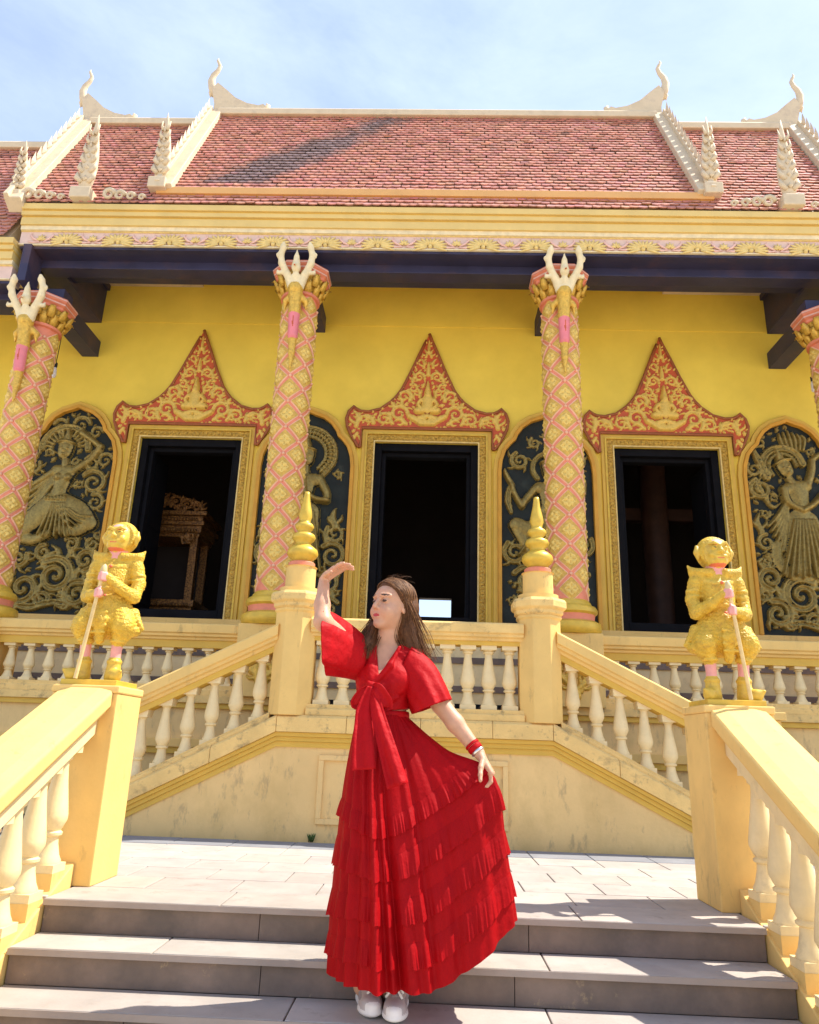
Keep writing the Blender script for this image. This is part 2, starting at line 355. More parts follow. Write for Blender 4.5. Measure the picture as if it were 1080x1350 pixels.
# side stair balustrades
for s, nm in ((-1, 'left'), (1, 'right')):
    lab = {-1: 'sloping side stair balustrade below the window with the gilded shrine', 1: 'sloping side stair balustrade rising from the guardian that shadows the steps'}[s]
    bl = thing('stair_balustrade', lab, 'balustrade', (s*1.9, YW+.12, .4), 'side stair balustrades')
    x0, x1 = 1.13, XO-.06
    z = lambda x, off: off-(x-1.06)*SL
    b = MB(); b.sweep(base_prof(.115, .05, 'y'), (s*x0, YW+.12, z(x0, .905)), (s*x1, YW+.12, z(x1, .905))); b.obj('base_rail', 'coping', bl, bev=.003)
    b = MB(); b.sweep(rail_prof(.135, .17, 'y'), (s*(x0-.02), YW+.12, z(x0-.02, 1.475)), (s*x1, YW+.12, z(x1, 1.475))); b.obj('handrail', 'cream', bl, bev=.004)
    b = MB(); b.sweep([(0, -.075, -.05), (0, .075, -.05), (0, .075, .0), (0, -.075, .0)], (s*(x0-.02), YW+.12, z(x0-.02, 1.476)), (s*x1, YW+.12, z(x1, 1.476))); b.obj('rail_moulding', 'ochre', bl)
    for i in range(8):
        x = x0+.11+i*.1835
        link('baluster', BAL_S, bl, (s*x, YW+.12, z(x, .93)))
        b = MB(); b.box(s*x-.056, s*x+.056, YW+.064, YW+.176, z(x, 1.40), z(x, 1.46)); b.obj('baluster_block', 'baluster', bl)
        b = MB(); b.box(s*x-.056, s*x+.056, YW+.063, YW+.177, z(x, .88), z(x, .94)); b.obj('baluster_foot', 'baluster', bl)
    b = MB(); b.box(s*XO-.09, s*XO+.09, YW+.03, YW+.21, 0, .98); b.box(s*XO-.12, s*XO+.12, YW, YW+.24, .98, 1.04); b.obj('end_post', 'cream', bl, bev=.006)
# finial posts
for s in (-1, 1):
    lab = {-1: 'octagonal post with ringed gold finial next to the raised hand', 1: 'octagonal post with ringed gold finial beside the raised arm dancer relief'}[s]
    ps = thing('finial_post', lab, 'post', (s*.985, YW+.12, .9), 'posts with ringed finials')
    c = (s*.985, YW+.12, 0)
    b = MB(); b.lathe([(.178, .90), (.178, 1.70), (.190, 1.715), (.190, 1.735)], 8, c, rot=math.pi/8); b.obj('post', 'cream', ps, bev=.006)
    b = MB(); b.lathe([(.185, 1.735), (.205, 1.75), (.205, 1.775), (.225, 1.79), (.232, 1.80), (.232, 1.845), (.215, 1.87)], 8, c, rot=math.pi/8); b.obj('cap', 'coping', ps, bev=.004)
    b = MB(); b.lathe([(.165, 1.868), (.165, 1.91), (.125, 1.915), (.125, 2.09), (.135, 2.095)], 20, c); b.obj('drum', 'cream', ps, smooth='auto')
    b = MB(); b.lathe([(.112, 2.09), (.112, 2.13), (.100, 2.14)], 20, c); b.obj('pink_band', 'pink', ps, smooth='auto')
    b = MB()
    P = [(.085, 2.135), (.085, 2.16), (.118, 2.185), (.132, 2.215), (.122, 2.25), (.09, 2.275), (.068, 2.29), (.062, 2.31), (.092, 2.335), (.100, 2.36), (.088, 2.385), (.056, 2.40), (.052, 2.415), (.075, 2.435), (.080, 2.455), (.07, 2.475), (.045, 2.49), (.046, 2.51), (.058, 2.545), (.052, 2.59), (.032, 2.68), (.025, 2.74), (.022, 2.765)]
    b.lathe(P, 24, c); b.obj('ringed_finial', 'goldplain', ps, smooth=True)

# ================================================================ front stair balustrades with pedestals
for s in (-1, 1):
    lab = {-1: 'front stair balustrade whose pedestal carries the guardian before the gilded shrine', 1: 'front stair balustrade whose pedestal casts its shadow across the steps'}[s]
    bl = thing('front_balustrade', lab, 'balustrade', (s*1.68, 3.9, 0), 'front stair balustrades')
    b = MB(); b.box(min(s*1.5135, s*1.86), max(s*1.5135, s*1.86), 3.963, 4.30, 0, .915); b.obj('pedestal', 'cream', bl, bev=.006)
    b = MB(); b.box(min(s*1.507, s*1.866), max(s*1.507, s*1.866), 3.955, 4.31, .915, .955); b.obj('pedestal_cap', 'cream', bl, bev=.008)
    b = MB(); b.box(min(s*1.54, s*1.84), max(s*1.54, s*1.84), 3.99, 4.28, .955, .985); b.obj('statue_base', 'goldplain', bl, bev=.004)
    m = .5
    ya, yb = 3.958, 2.15
    zz = lambda y, off: off-(3.963-y)*m
    b = MB(); b.sweep(rail_prof(.145, .155, 'x'), (s*1.682, ya, zz(ya, .79)), (s*1.682, yb, zz(yb, .79))); b.obj('handrail', 'cream', bl, bev=.006)
    b = MB(); b.sweep([(-.085, 0, -.075), (.085, 0, -.075), (.085, 0, .0), (-.085, 0, .0)], (s*1.682, ya, zz(ya, .79)), (s*1.682, yb, zz(yb, .79))); b.obj('rail_moulding', 'baluster', bl)
    b = MB(); b.sweep([(-.08, 0, -.60), (.08, 0, -.60), (.08, 0, .11), (-.08, 0, .11)], (s*1.682, ya, zz(ya, 0)), (s*1.682, yb, zz(yb, 0)))
    b.obj('curb', 'cream', bl, bev=.005)
    for i in range(9):
        y = 3.83-i*.185
        if y < yb+.1: continue
        b = MB(); b.box(s*1.682-.066, s*1.682+.066, y-.066, y+.066, zz(y, .06), zz(y, .15)); b.obj('baluster_foot', 'cream', bl)
        link('baluster', BAL_F, bl, (s*1.682, y, zz(y, .145)))

# ================================================================ terrace
b = MB(); b.box(-9, 9, 7.42, 9.06, -.02, 1.10); tr = b.obj('terrace', 'wallcream'); tr['kind'] = 'structure'
for z0, z1, d, m in ((1.03, 1.10, .06, 'coping'), (.98, 1.03, .035, 'ochre'), (.62, .70, .05, 'cream'), (.56, .62, .03, 'ochre')):
    for xa, xb in ((-9, -1.21), (1.21, 9)):
        b = MB(); b.box(xa, xb, 7.42-d, 7.424, z0, z1); b.obj('terrace_moulding', m, tr, bev=.004)
for s in (-1, 1):
    lab = {-1: 'terrace balustrade in front of the window with the gilded shrine', 1: 'terrace balustrade in front of the crowned dancer relief'}[s]
    bl = thing('terrace_balustrade', lab, 'balustrade', (s*3.0, 7.5, 1.1), 'terrace balustrades')
    for (xa, xb) in ((1.78, 4.22), (4.78, 7.2)):
        A, B = min(s*xa, s*xb), max(s*xa, s*xb)
        b = MB(); b.sweep(base_prof(.10, .10, 'y'), (A, 7.50, 1.10), (B, 7.50, 1.10)); b.obj('base_rail', 'coping', bl, bev=.004)
        b = MB(); b.sweep(rail_prof(.14, .17, 'y'), (A, 7.50, 1.635), (B, 7.50, 1.635)); b.obj('handrail', 'cream', bl, bev=.005)
        b = MB(); b.box(A, B, 7.43, 7.57, 1.56, 1.64); b.obj('rail_moulding', 'ochre', bl, bev=.004)
        n = int((xb-xa)/.2)
        for i in range(n): link('baluster', BAL_T, bl, (s*(xa+.12+i*.2), 7.50, 1.20))
# ================================================================ temple hall
hall = thing('temple_hall', 'ornate yellow temple hall with red tiled tiered roof and carved windows', 'temple', (0, YD, 1.1))
WZ0, WZ1 = 2.05, 4.365
b = MB()
xe = [-7.6]
for s in (-2, -1, 0, 1, 2): xe += [s*S-.655, s*S+.655]
xe += [7.6]
for i in range(0, len(xe), 2): b.box(xe[i], xe[i+1], YD, YD+.28, WZ0, WZ1)
b.box(-7.6, 7.6, YD, YD+.28, WZ1, 6.03); b.box(-7.6, 7.6, YD-.012, YD+.28, 6.03, 7.6)
b.obj('wall', 'yellow', hall)
b = MB(); b.box(-7.6, 7.6, YD-.03, YD+.28, 1.10, 1.96); b.obj('wall_base', 'baluster', hall)
b = MB(); b.box(-7.6, 7.6, YD-.06, YD+.28, 1.961, 2.049); b.obj('sill_course', 'cream', hall)
for z_ in (1.30, 1.62): 
    b = MB(); b.box(-7.6, 7.6, YD-.05, YD-.028, z_, z_+.07); b.obj('wall_base_band', 'riser', hall)
# interior shell
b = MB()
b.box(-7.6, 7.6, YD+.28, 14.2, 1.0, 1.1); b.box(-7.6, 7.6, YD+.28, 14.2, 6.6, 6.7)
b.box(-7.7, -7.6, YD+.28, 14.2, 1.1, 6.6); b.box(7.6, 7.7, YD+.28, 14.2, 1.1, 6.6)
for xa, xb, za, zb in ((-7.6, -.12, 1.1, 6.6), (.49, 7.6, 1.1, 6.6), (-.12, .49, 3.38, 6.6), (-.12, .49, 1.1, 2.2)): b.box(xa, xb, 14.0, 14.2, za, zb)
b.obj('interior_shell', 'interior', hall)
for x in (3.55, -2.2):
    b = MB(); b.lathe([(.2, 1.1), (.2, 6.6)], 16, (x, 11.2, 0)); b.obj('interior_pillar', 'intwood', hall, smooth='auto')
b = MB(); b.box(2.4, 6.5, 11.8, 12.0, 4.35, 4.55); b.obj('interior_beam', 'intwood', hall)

def polyline_relief(name, parent, strokes, mat, ybase, bounds, step=.008, clip=None, dark=None):
    """carved relief standing proud of a plane: strokes = (points, radii, height, style)"""
    x0, x1, z0, z1 = bounds
    xs = np.arange(x0, x1+step, step); zs = np.arange(z0, z1+step, step)
    H = np.zeros((len(xs), len(zs))); DK = np.zeros(H.shape, bool)
    for pts, rad, hh, sty in strokes:
        HS = np.zeros(H.shape); US = np.full(H.shape, 9.0)
        P = np.array(pts, float); k = len(P)
        Rr = np.array(rad, float) if hasattr(rad, '__len__') else np.full(k, float(rad))
        if k > 2:                                   # catmull-rom
            t = np.linspace(0, k-1, (k-1)*6+1); i = np.minimum(t.astype(int), k-2); u = (t-i)[:, None]
            p0, p1, p2, p3 = P[np.maximum(i-1, 0)], P[i], P[i+1], P[np.minimum(i+2, k-1)]
            Q = .5*((2*p1)+(-p0+p2)*u+(2*p0-5*p1+4*p2-p3)*u*u+(-p0+3*p1-3*p2+p3)*u**3)
            Rq = Rr[i]*(1-u[:, 0])+Rr[i+1]*u[:, 0]
        else: Q, Rq = P, Rr
        for a in range(len(Q)-1):
            A, B, ra, rb = Q[a], Q[a+1], Rq[a], Rq[a+1]; rm = max(ra, rb)
            ix = slice(max(0, np.searchsorted(xs, min(A[0], B[0])-rm)), np.searchsorted(xs, max(A[0], B[0])+rm)+1)
            iz = slice(max(0, np.searchsorted(zs, min(A[1], B[1])-rm)), np.searchsorted(zs, max(A[1], B[1])+rm)+1)
            X = xs[ix][:, None]; Z = zs[iz][None, :]
            if X.size == 0 or Z.size == 0: continue
            d = B-A; L2 = max(d@d, 1e-12)
            tt = np.clip(((X-A[0])*d[0]+(Z-A[1])*d[1])/L2, 0, 1)
            dist = np.hypot(X-A[0]-tt*d[0], Z-A[1]-tt*d[1]); u = dist/np.maximum(ra+(rb-ra)*tt, 1e-6)
            us = US[ix, iz]; US[ix, iz] = np.minimum(us, u); continue
        inside = US < 1; u = US
        if True:
            if sty == 'k': h = np.where(u < .32, .55+.0*u, np.where(u < .8, 1.0, .75))*hh
            elif sty == 'f': h = hh*(.55+.45*np.sqrt(np.clip(1-u*u, 0, 1)))
            else: h = hh*(.25+.75*np.sqrt(np.clip(1-u*u, 0, 1)))
            win = inside & (h >= H*.97); H = np.where(win, h, H)
            dk = (u > .84) | ((u > .26) & (u < .40)) if sty == 'k' else (u > .84)
            DK = np.where(win, dk, DK)
    if clip is not None:
        X, Z = np.meshgrid(xs, zs, indexing='ij'); H[~clip(X, Z)] = 0
    K = H.copy(); K[1:-1, 1:-1] = (H[1:-1, 1:-1]*4+H[:-2, 1:-1]+H[2:, 1:-1]+H[1:-1, :-2]+H[1:-1, 2:])/8
    K[H <= 0] = 0
    nx, nz = H.shape; idx = np.arange(nx*nz).reshape(nx, nz)
    cell = (K[:-1, :-1] > 0) | (K[1:, :-1] > 0) | (K[:-1, 1:] > 0) | (K[1:, 1:] > 0)
    I, J = np.nonzero(cell)
    F = np.stack([idx[I, J], idx[I+1, J], idx[I+1, J+1], idx[I, J+1]], 1)
    used = np.unique(F); remap = -np.ones(nx*nz, int); remap[used] = np.arange(len(used)); F = remap[F]
    ux, uz = np.unravel_index(used, (nx, nz))
    V = np.stack([xs[ux], ybase-K[ux, uz]+.002, zs[uz]], 1)
    me = bpy.data.meshes.new(name); me.from_pydata(V.tolist(), [], F.tolist()); me.materials.append(mt[mat]); me.materials.append(mt[dark or mat])
    dkc = (DK[I, J].astype(int)+DK[I+1, J]+DK[I+1, J+1]+DK[I, J+1]) >= 3
    me.polygons.foreach_set('material_index', dkc.astype(np.int32).tolist()); me.polygons.foreach_set('use_smooth', [True]*len(me.polygons))
    return link(name, me, parent)
def spiral(c, r, turns, start, hand=1, rad=.03, n=None, tail=None, h=.03):
    n = n or int(8*turns)+4
    P = []; Rr = []
    for i in range(n):
        t = i/(n-1); a = start+hand*turns*2*math.pi*t; q = r*(1-t)**.85+.012
        P.append((c[0]+q*math.cos(a), c[1]+q*math.sin(a))); Rr.append(rad*(1-.62*t))
    out = [(P, Rr, h, 'k')]
    m = int(n*.62)
    for i in range(1, m, 2):                       # flame leaves on the outside
        p = np.array(P[i]); q = p-np.array(c); q /= np.linalg.norm(q)+1e-9; tg = np.array([-q[1], q[0]])*hand
        s = rad*2.3*(1-.5*i/n)
        out.append(([tuple(p+q*rad*.5), tuple(p+q*s*.8-tg*s*.25), tuple(p+q*s*1.25-tg*s*.95)], [rad*.62, rad*.5, rad*.1], h*.85, 'r'))
    if tail:
        out.append(([P[0]]+list(tail), [rad]+[rad*(1-.75*(i+1)/len(tail)) for i in range(len(tail))], h, 'k'))
    return out
def flame(x, z, dx, dz, w, h=.028):
    """kanok flame: a curved leaf with two side tongues"""
    p = np.array([x, z]); d = np.array([dx, dz]); nrm = np.array([-dz, dx])
    o = [([tuple(p), tuple(p+d*.45+nrm*.14), tuple(p+d*.8+nrm*.04), tuple(p+d-nrm*.10)], [w, w*.95, w*.5, w*.08], h, 'r')]
    for sgn in (-1, 1):
        o.append(([tuple(p+d*.15), tuple(p+d*.38+nrm*.30*sgn), tuple(p+d*.62+nrm*.36*sgn)], [w*.6, w*.5, w*.08], h*.85, 'r'))
    return o

def filler(strokes, poly, seed, n=500, smin=.035, smax=.085, marg=.012, h=.032, small=True):
    rg = np.random.default_rng(seed); occ = []
    for p, r, hh, st in strokes:
        P = np.array(p, float); rr_ = np.array(r if hasattr(r, '__len__') else [r]*len(P), float)
        for i in range(len(P)-1):
            for t in np.linspace(0, 1, 6): occ.append((*(P[i]*(1-t)+P[i+1]*t), rr_[i]*(1-t)+rr_[i+1]*t))
    Q = np.array(poly); ins = inpoly(poly); out_ = []; B = []
    for i in range(len(Q)):
        p, q = Q[i], Q[(i+1) % len(Q)]
        for t in np.linspace(0, 1, max(2, int(np.linalg.norm(q-p)/.04))): B.append(p*(1-t)+q*t)
    B = np.array(B)
    for k in range(n):
        x = rg.uniform(Q[:, 0].min(), Q[:, 0].max()); z = rg.uniform(Q[:, 1].min(), Q[:, 1].max())
        if not ins(np.array([x]), np.array([z]))[0]: continue
        O = np.array(occ); dd = (np.hypot(O[:, 0]-x, O[:, 1]-z)-O[:, 2]).min(); dd = min(dd, np.hypot(B[:, 0]-x, B[:, 1]-z).min())
        s_ = dd-marg
        if s_ < smin: continue
        s_ = min(s_, smax); hd = 1 if rg.random() < .5 else -1; a0 = rg.uniform(0, 6.28)
        if s_ > .05: new = spiral((x, z), s_*.72, 1.4, a0, hd, s_*.26, h=h)
        else: new = flame(x-math.cos(a0)*s_*.6, z-math.sin(a0)*s_*.6, math.cos(a0)*s_*1.5, math.sin(a0)*s_*1.5, s_*.42, h)
        out_ += new; occ.append((x, z, s_))
    return out_
# ---------------------------------------------------------------- windows, gilded surrounds, pediments
PED = [(0, 5.896), (.035, 5.80), (.115, 5.61), (.225, 5.33), (.335, 5.08), (.40, 4.98), (.465, 4.905), (.6, 4.80), (.75, 4.757), (.85, 4.765), (.90, 4.79), (.939, 4.83), (1.0, 4.76), (1.028, 4.66), (1.01, 4.55), (.96, 4.44), (.86, 4.27), (.835, 4.27), (.822, 4.535)]
def ped_poly(cx, g=0.0):
    r = [(x, z) for x, z in PED]
    lft = [(-x, z) for x, z in PED[:0:-1]]
    pts = r+[( -.822, 4.535)]+lft
    pts = r+lft
    c = np.array([0, 4.85]); out = []
    for x, z in pts:
        out.append((cx+x*(1-g*.55), 4.535+(z-4.535)*(1-g*.9)+g*.12 if z > 4.535 else z+g*.25))
    return out
def inpoly(poly):
    P = np.array(poly)
    def f(X, Z):
        ins = np.zeros(X.shape, bool); j = len(P)-1
        for i in range(len(P)):
            xi, zi = P[i]; xj, zj = P[j]
            c = ((zi > Z) != (zj > Z)) & (X < (xj-xi)*(Z-zi)/((zj-zi) if zj != zi else 1e-9)+xi)
            ins ^= c; j = i
        return ins
    return f
mt['pedgold'] = M('pediment gold paint', (0.80, 0.54, 0.11), 0.45, 0.25, 30, 0.003, 60, metal=.1, c2=(0.42, 0.20, 0.04), thr=.62, sscale=30, c2max=.6)
def pediment_strokes(cx):
    o = []
    for sg in (-1, 1):
        def m(pts): return [(cx+sg*x, z) for x, z in pts]
        def add(lst):
            for p, r, h, st in lst: o.append((m(p), r, h, st))
        for k in range(5):                           # lotus petals in two tiers
            a = .18+k*.34; o.append((m([(.02*k, 4.60), (.10*math.sin(a)+.03*k, 4.62+.02*k), (.235*math.sin(a), 4.585+.10*math.cos(a)+.05*k*.6)]), [.03, .036, .010], .045, 'r'))
            o.append((m([(.0, 4.70), (.12*math.sin(a), 4.66+.05*math.cos(a))]), [.035, .015], .05, 'r'))
        add(spiral((.36, 4.74), .10, 1.35, math.pi*1.0, -1, .024, tail=None))
        add(spiral((.55, 4.66), .075, 1.3, math.pi*.9, -1, .02))
        add(spiral((.30, 4.98), .075, 1.3, math.pi*1.2, -1, .02))
        add(spiral((.115, 5.26), .06, 1.35, math.pi*1.1, -1, .017))
        add(spiral((.19, 5.10), .05, 1.2, math.pi*.3, 1, .016))
        add(flame(.27, 4.60, .13, .06, .026)); add(flame(.44, 4.60, .12, .10, .024)); add(flame(.68, 4.60, .10, .13, .026))
        add(flame(.74, 4.66, .13, .03, .022)); add(flame(.90, 4.56, .02, .22, .03)); add(flame(.88, 4.46, .03, -.14, .02)); add(flame(.86, 4.66, .07, .10, .022))
        add(flame(.43, 4.82, .06, .10, .022)); add(flame(.22, 4.92, .02, .16, .022)); add(flame(.20, 5.20, .0, .15, .02)); add(flame(.06, 5.40, .03, .13, .018)); add(flame(.035, 5.55, .015, .12, .014))
        add(flame(.10, 4.98, .05, .14, .02)); add(flame(.33, 4.86, .04, .12, .02))
    # seated figure on the lotus: base, crossed legs, body, head with pointed crown
    c = cx
    o += [([(c-.13, 4.78), (c+.13, 4.78)], [.045, .045], .06, 'r'), ([(c, 4.80), (c, 4.92)], [.075, .085], .07, 'r'), ([(c-.085, 4.92), (c-.12, 4.86), (c-.07, 4.80)], [.03, .026, .024], .065, 'r'),
          ([(c+.085, 4.92), (c+.12, 4.86), (c+.07, 4.80)], [.03, .026, .024], .065, 'r'), ([(c, 4.985), (c, 5.01)], [.05, .046], .085, 'r'), ([(c, 5.04), (c, 5.10), (c, 5.19)], [.046, .026, .006], .075, 'r')]
    o += [([(c, 5.62), (c, 5.70), (c, 5.80)], [.02, .016, .004], .03, 'r'), ([(c, 5.30), (c, 5.38), (c, 5.47)], [.03, .024, .008], .03, 'r')]
    return o
WLAB = {-1: 'tall dark window with a gilded shrine inside', 0: 'tall dark window with a patch of sky inside', 1: 'tall dark window with a timber pillar inside'}
for s in (-1, 0, 1):
    cx = s*S
    # dark timber frame in the opening
    b = MB()
    b.box(cx-.655, cx-.565, YD+.04, YD+.26, WZ0, WZ1); b.box(cx+.565, cx+.655, YD+.04, YD+.26, WZ0, WZ1)
    b.box(cx-.565, cx+.565, YD+.04, YD+.26, WZ1-.10, WZ1); b.box(cx-.565, cx+.565, YD+.04, YD+.26, WZ0, WZ0+.115)
    b.box(cx-.565, cx-.515, YD+.12, YD+.24, WZ0+.115, WZ1-.10); b.box(cx+.515, cx+.565, YD+.12, YD+.24, WZ0+.115, WZ1-.10); b.box(cx-.515, cx+.515, YD+.12, YD+.24, WZ1-.15, WZ1-.10)
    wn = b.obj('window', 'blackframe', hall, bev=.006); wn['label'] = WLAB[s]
    for sg in (-1, 1):                               # shutters folded back inside
        b = MB(); x0, x1 = sorted((cx+sg*.55, cx+sg*.59)); b.box(x0, x1, YD+.28, YD+.80, WZ0+.1, WZ1-.12)
        for zz_ in (2.3, 3.3): b.box(min(x0, x1)-.008, max(x0, x1)+.008, YD+.34, YD+.74, zz_, zz_+.85)
        b.obj('shutter', 'blackframe', wn)
    # gilded surround: three nested bands
    for nm, mtl, i0, i1, y0 in (('inner_bead', 'friezegold', .651, .668, .03), ('carved_band', 'goldtex', .668, .748, .022), ('outer_bead', 'goldplain', .748, .772, .045), ('outer_band', 'ochre', .772, .814, .030)):
        b = MB()
        dz = lambda q: 4.36+(q-.651)
        b.ring([(cx-i0, WZ0), (cx-i0, dz(i0)), (cx+i0, dz(i0)), (cx+i0, WZ0)], [(cx-i1, WZ0), (cx-i1, dz(i1)), (cx+i1, dz(i1)), (cx+i1, WZ0)], YD-y0, YD+.002)
        b.obj(nm, mtl, wn, bev=.003)
    # raised key blocks along the carved band
    b = MB()
    for sg in (-1, 1):
        for k in range(44):
            z = WZ0+.03+k*.052; b.box(cx+sg*.708-.022, cx+sg*.708+.022, YD-.029, YD-.02, z, z+.034)
    for k in range(26):
        x = cx-.65+k*.052; b.box(x-.017, x+.017, YD-.029, YD-.02, 4.395, 4.437)
    kb = b.obj('carved_keys', 'goldtex', wn); kb['kind'] = 'stuff'
    # pediment
    b = MB(); b.prism(ped_poly(cx), YD-.05, YD+.001, 0, 1); pd = b.obj('pediment', ['red', 'redrim'], hall)
    outer = ped_poly(cx)
    o2 = ped_poly(cx)
    # rim following the outline
    b = MB(); pts = [(x, YD-.052, z) for x, z in o2]
    b.tube(pts, [.020]*len(pts), 6, 0, .8)
    b.obj('rim', 'redrim', pd, smooth=True)
    ps_ = pediment_strokes(cx)
    half = [(x, z) for x, z in o2]
    fl_ = filler([q_ for q_ in ps_], half, 31, 1400, .016, .05, .004, .026)
    polyline_relief('carving', pd, ps_+fl_, 'pedgold', YD-.05, (cx-1.05, cx+1.05, 4.2, 5.9), .0085, inpoly(o2), 'redrim')

# ---------------------------------------------------------------- arched relief panels
ARI = [(-.56, 2.05), (-.56, 4.0), (-.545, 4.13), (-.50, 4.27), (-.43, 4.36), (-.375, 4.41), (-.35, 4.48), (-.28, 4.58), (-.18, 4.655), (-.08, 4.69), (0, 4.725)]
ARI = ARI+[(-x, z) for x, z in ARI[-2::-1]]
def offs(poly, d):
    P = np.array(poly); out = []
    for i in range(len(P)):
        a = P[max(i-1, 0)]; c = P[min(i+1, len(P)-1)]; t = (c-a)/np.linalg.norm(c-a); nrm = np.array([-t[1], t[0]])
        out.append(tuple(P[i]+nrm*d))
    return out
ARM, ARO = offs(ARI, .045), offs(ARI, .100)
def fan(c, a0, a1, r0, r1, n, w, h):
    return [([(c[0]+r0*math.cos(a), c[1]+r0*math.sin(a)), (c[0]+r1*math.cos(a), c[1]+r1*math.sin(a))], [w, w*.9], h, 'r') for a in np.linspace(a0, a1, n)]
def arc(c, r, a0, a1, w, h, st='k', n=9):
    return [([(c[0]+r*math.cos(a), c[1]+r*math.sin(a)) for a in np.linspace(a0, a1, n)], [w]*n, h, st)]
def folds(tops, bots, w, h, bend=.04):
    o = []
    for (a, c) in zip(tops, bots):
        mid = ((a[0]+c[0])/2+bend*(c[0]-a[0]), (a[1]+c[1])/2-bend)
        o.append(([a, mid, c], [w*.7, w, w*.8], h, 'r'))
    return o
def lower_scrolls(flip=1):
    o = []
    for c, r, t, st, hd, rad in (((-.30, 2.36), .19, 1.6, 2.6, 1, .042), ((.06, 2.52), .21, 1.7, 2.2, -1, .045), ((.36, 2.30), .15, 1.5, 1.2, 1, .036), ((.40, 2.72), .13, 1.5, -1.5, 1, .032), ((-.42, 2.72), .10, 1.4, .5, -1, .028), ((-.13, 2.80), .085, 1.4, 1.5, 1, .024), ((.20, 2.92), .08, 1.4, 2.5, -1, .022), ((-.06, 2.22), .09, 1.3, 0, 1, .024), ((.50, 2.50), .07, 1.3, 3, -1, .02), ((-.50, 2.20), .06, 1.3, 1, 1, .02), ((.18, 2.20), .07, 1.3, 2, -1, .02), ((.46, 2.92), .07, 1.3, 2, 1, .02)):
        o += spiral((c[0]*flip, c[1]), r, t, st if flip > 0 else math.pi-st, hd*flip, rad*1.35, h=.05)
    o += [([(-.45*flip, 2.20), (-.2*flip, 2.13), (.1*flip, 2.20), (.42*flip, 2.14)], [.03, .05, .045, .012], .045, 'k')]
    o += flame(-.1*flip, 2.66, .14*flip, .18, .045, .045)+flame(.2*flip, 2.22, .18*flip, -.04, .04, .04)+flame(-.5*flip, 2.45, -.02*flip, .2, .035, .04)+flame(.18*flip, 2.75, .10*flip, .12, .035, .04)
    return o
def head(c, r, tilt, o, crown=True):
    dx, dz = math.sin(tilt), math.cos(tilt)
    P = lambda u, v: (c[0]+u*dz+v*dx, c[1]-u*dx+v*dz)
    o.append(([P(0, -.25*r), P(0, .3*r)], [r*.78, r*.86], .085, 'r'))
    for k, (u, v, q, h) in enumerate(((-.32*r, .1*r, .14*r, .096), (.32*r, .1*r, .14*r, .096), (0, -.12*r, .13*r, .105), (0, -.52*r, .2*r, .097))): o.append(([P(u-.08*r, v), P(u+.08*r, v)], [q, q], h, 'r'))
    if crown:
        o.append(([P(-.8*r, .75*r), P(0, .95*r), P(.8*r, .75*r)], [.16*r]*3, .10, 'r'))
        o.append(([P(0, .9*r), P(0, 1.5*r), P(0, 2.3*r)], [.55*r, .36*r, .06*r], .085, 'r'))
def strokes_kneeling():
    o = []
    o += arc((-.10, 4.17), .30, .0, math.pi, .045, .04)+fan((-.10, 4.17), .2, 3.0, .17, .27, 13, .018, .03)
    hd = []; head((-.08, 4.14), .125, .06, hd)
    o += [([(-.06, 4.0), (-.05, 3.86)], [.05, .055], .06, 'r'), ([(-.14, 3.86), (.03, 3.86)], [.09, .09], .07, 'r'), ([(-.04, 3.8), (-.06, 3.62), (-.08, 3.46)], [.14, .095, .15], .075, 'r')]
    o += [([(-.10, 3.77), (-.099, 3.77)], [.06]*2, .105, 'r'), ([(.02, 3.77), (.021, 3.77)], [.06]*2, .105, 'r')]
    o += [([(.06, 3.86), (.26, 4.02), (.36, 4.20)], [.055, .045, .04], .07, 'r'), ([(.36, 4.2), (.22, 4.30), (.10, 4.38)], [.042, .035, .05], .07, 'r')]
    o += [([(-.16, 3.86), (-.34, 3.72), (-.50, 3.60)], [.055, .045, .035], .07, 'r'), ([(-.5, 3.6), (-.52, 3.72), (-.47, 3.80)], [.035, .03, .03], .06, 'r')]
    o += [([(-.02, 3.44), (.22, 3.34), (.38, 3.18)], [.15, .14, .11], .085, 'r'), ([(.38, 3.18), (.22, 3.08), (.02, 3.10)], [.10, .08, .06], .07, 'r')]
    o += [([(-.12, 3.44), (-.32, 3.22), (-.48, 3.02)], [.15, .15, .10], .085, 'r'), ([(-.46, 3.0), (-.28, 2.96), (-.1, 3.04)], [.09, .075, .06], .07, 'r')]
    o += folds([(-.10+k*.025, 3.42) for k in range(7)], [(-.22+k*.07, 3.02-.02*(k % 2)) for k in range(7)], .022, .105)
    o += folds([(-.05+.04*k, 3.40-.01*k) for k in range(5)], [(.20+.05*k, 3.10+.04*k) for k in range(5)], .016, .105)
    o += folds([(-.16, 3.84-.03*k) for k in range(6)], [(-.56, 3.62-.12*k) for k in range(6)], .026, .05)
    o += [([(-.20+.04*k, 3.50-.012*math.sin(k)), (-.19+.04*k, 3.47)], [.022, .022], .11, 'r') for k in range(7)]
    o += spiral((.34, 3.72), .15, 1.6, 2.5, -1, .034, h=.045)+spiral((.28, 3.98), .10, 1.4, 1.2, 1, .026, h=.04)+spiral((.40, 3.46), .10, 1.5, 2.0, -1, .026, h=.04)+spiral((.44, 4.02), .09, 1.3, .3, 1, .024, h=.04)
    o += spiral((.05, 4.50), .11, 1.3, .2, 1, .026, h=.04)+spiral((-.20, 4.48), .09, 1.3, 2.8, -1, .024, h=.04)+spiral((.27, 4.40), .07, 1.3, .2, 1, .02, h=.04)+spiral((-.46, 4.14), .09, 1.3, .7, 1, .026, h=.04)+spiral((-.46, 3.92), .08, 1.3, .7, -1, .024, h=.04)
    return o+hd, lower_scrolls(1)
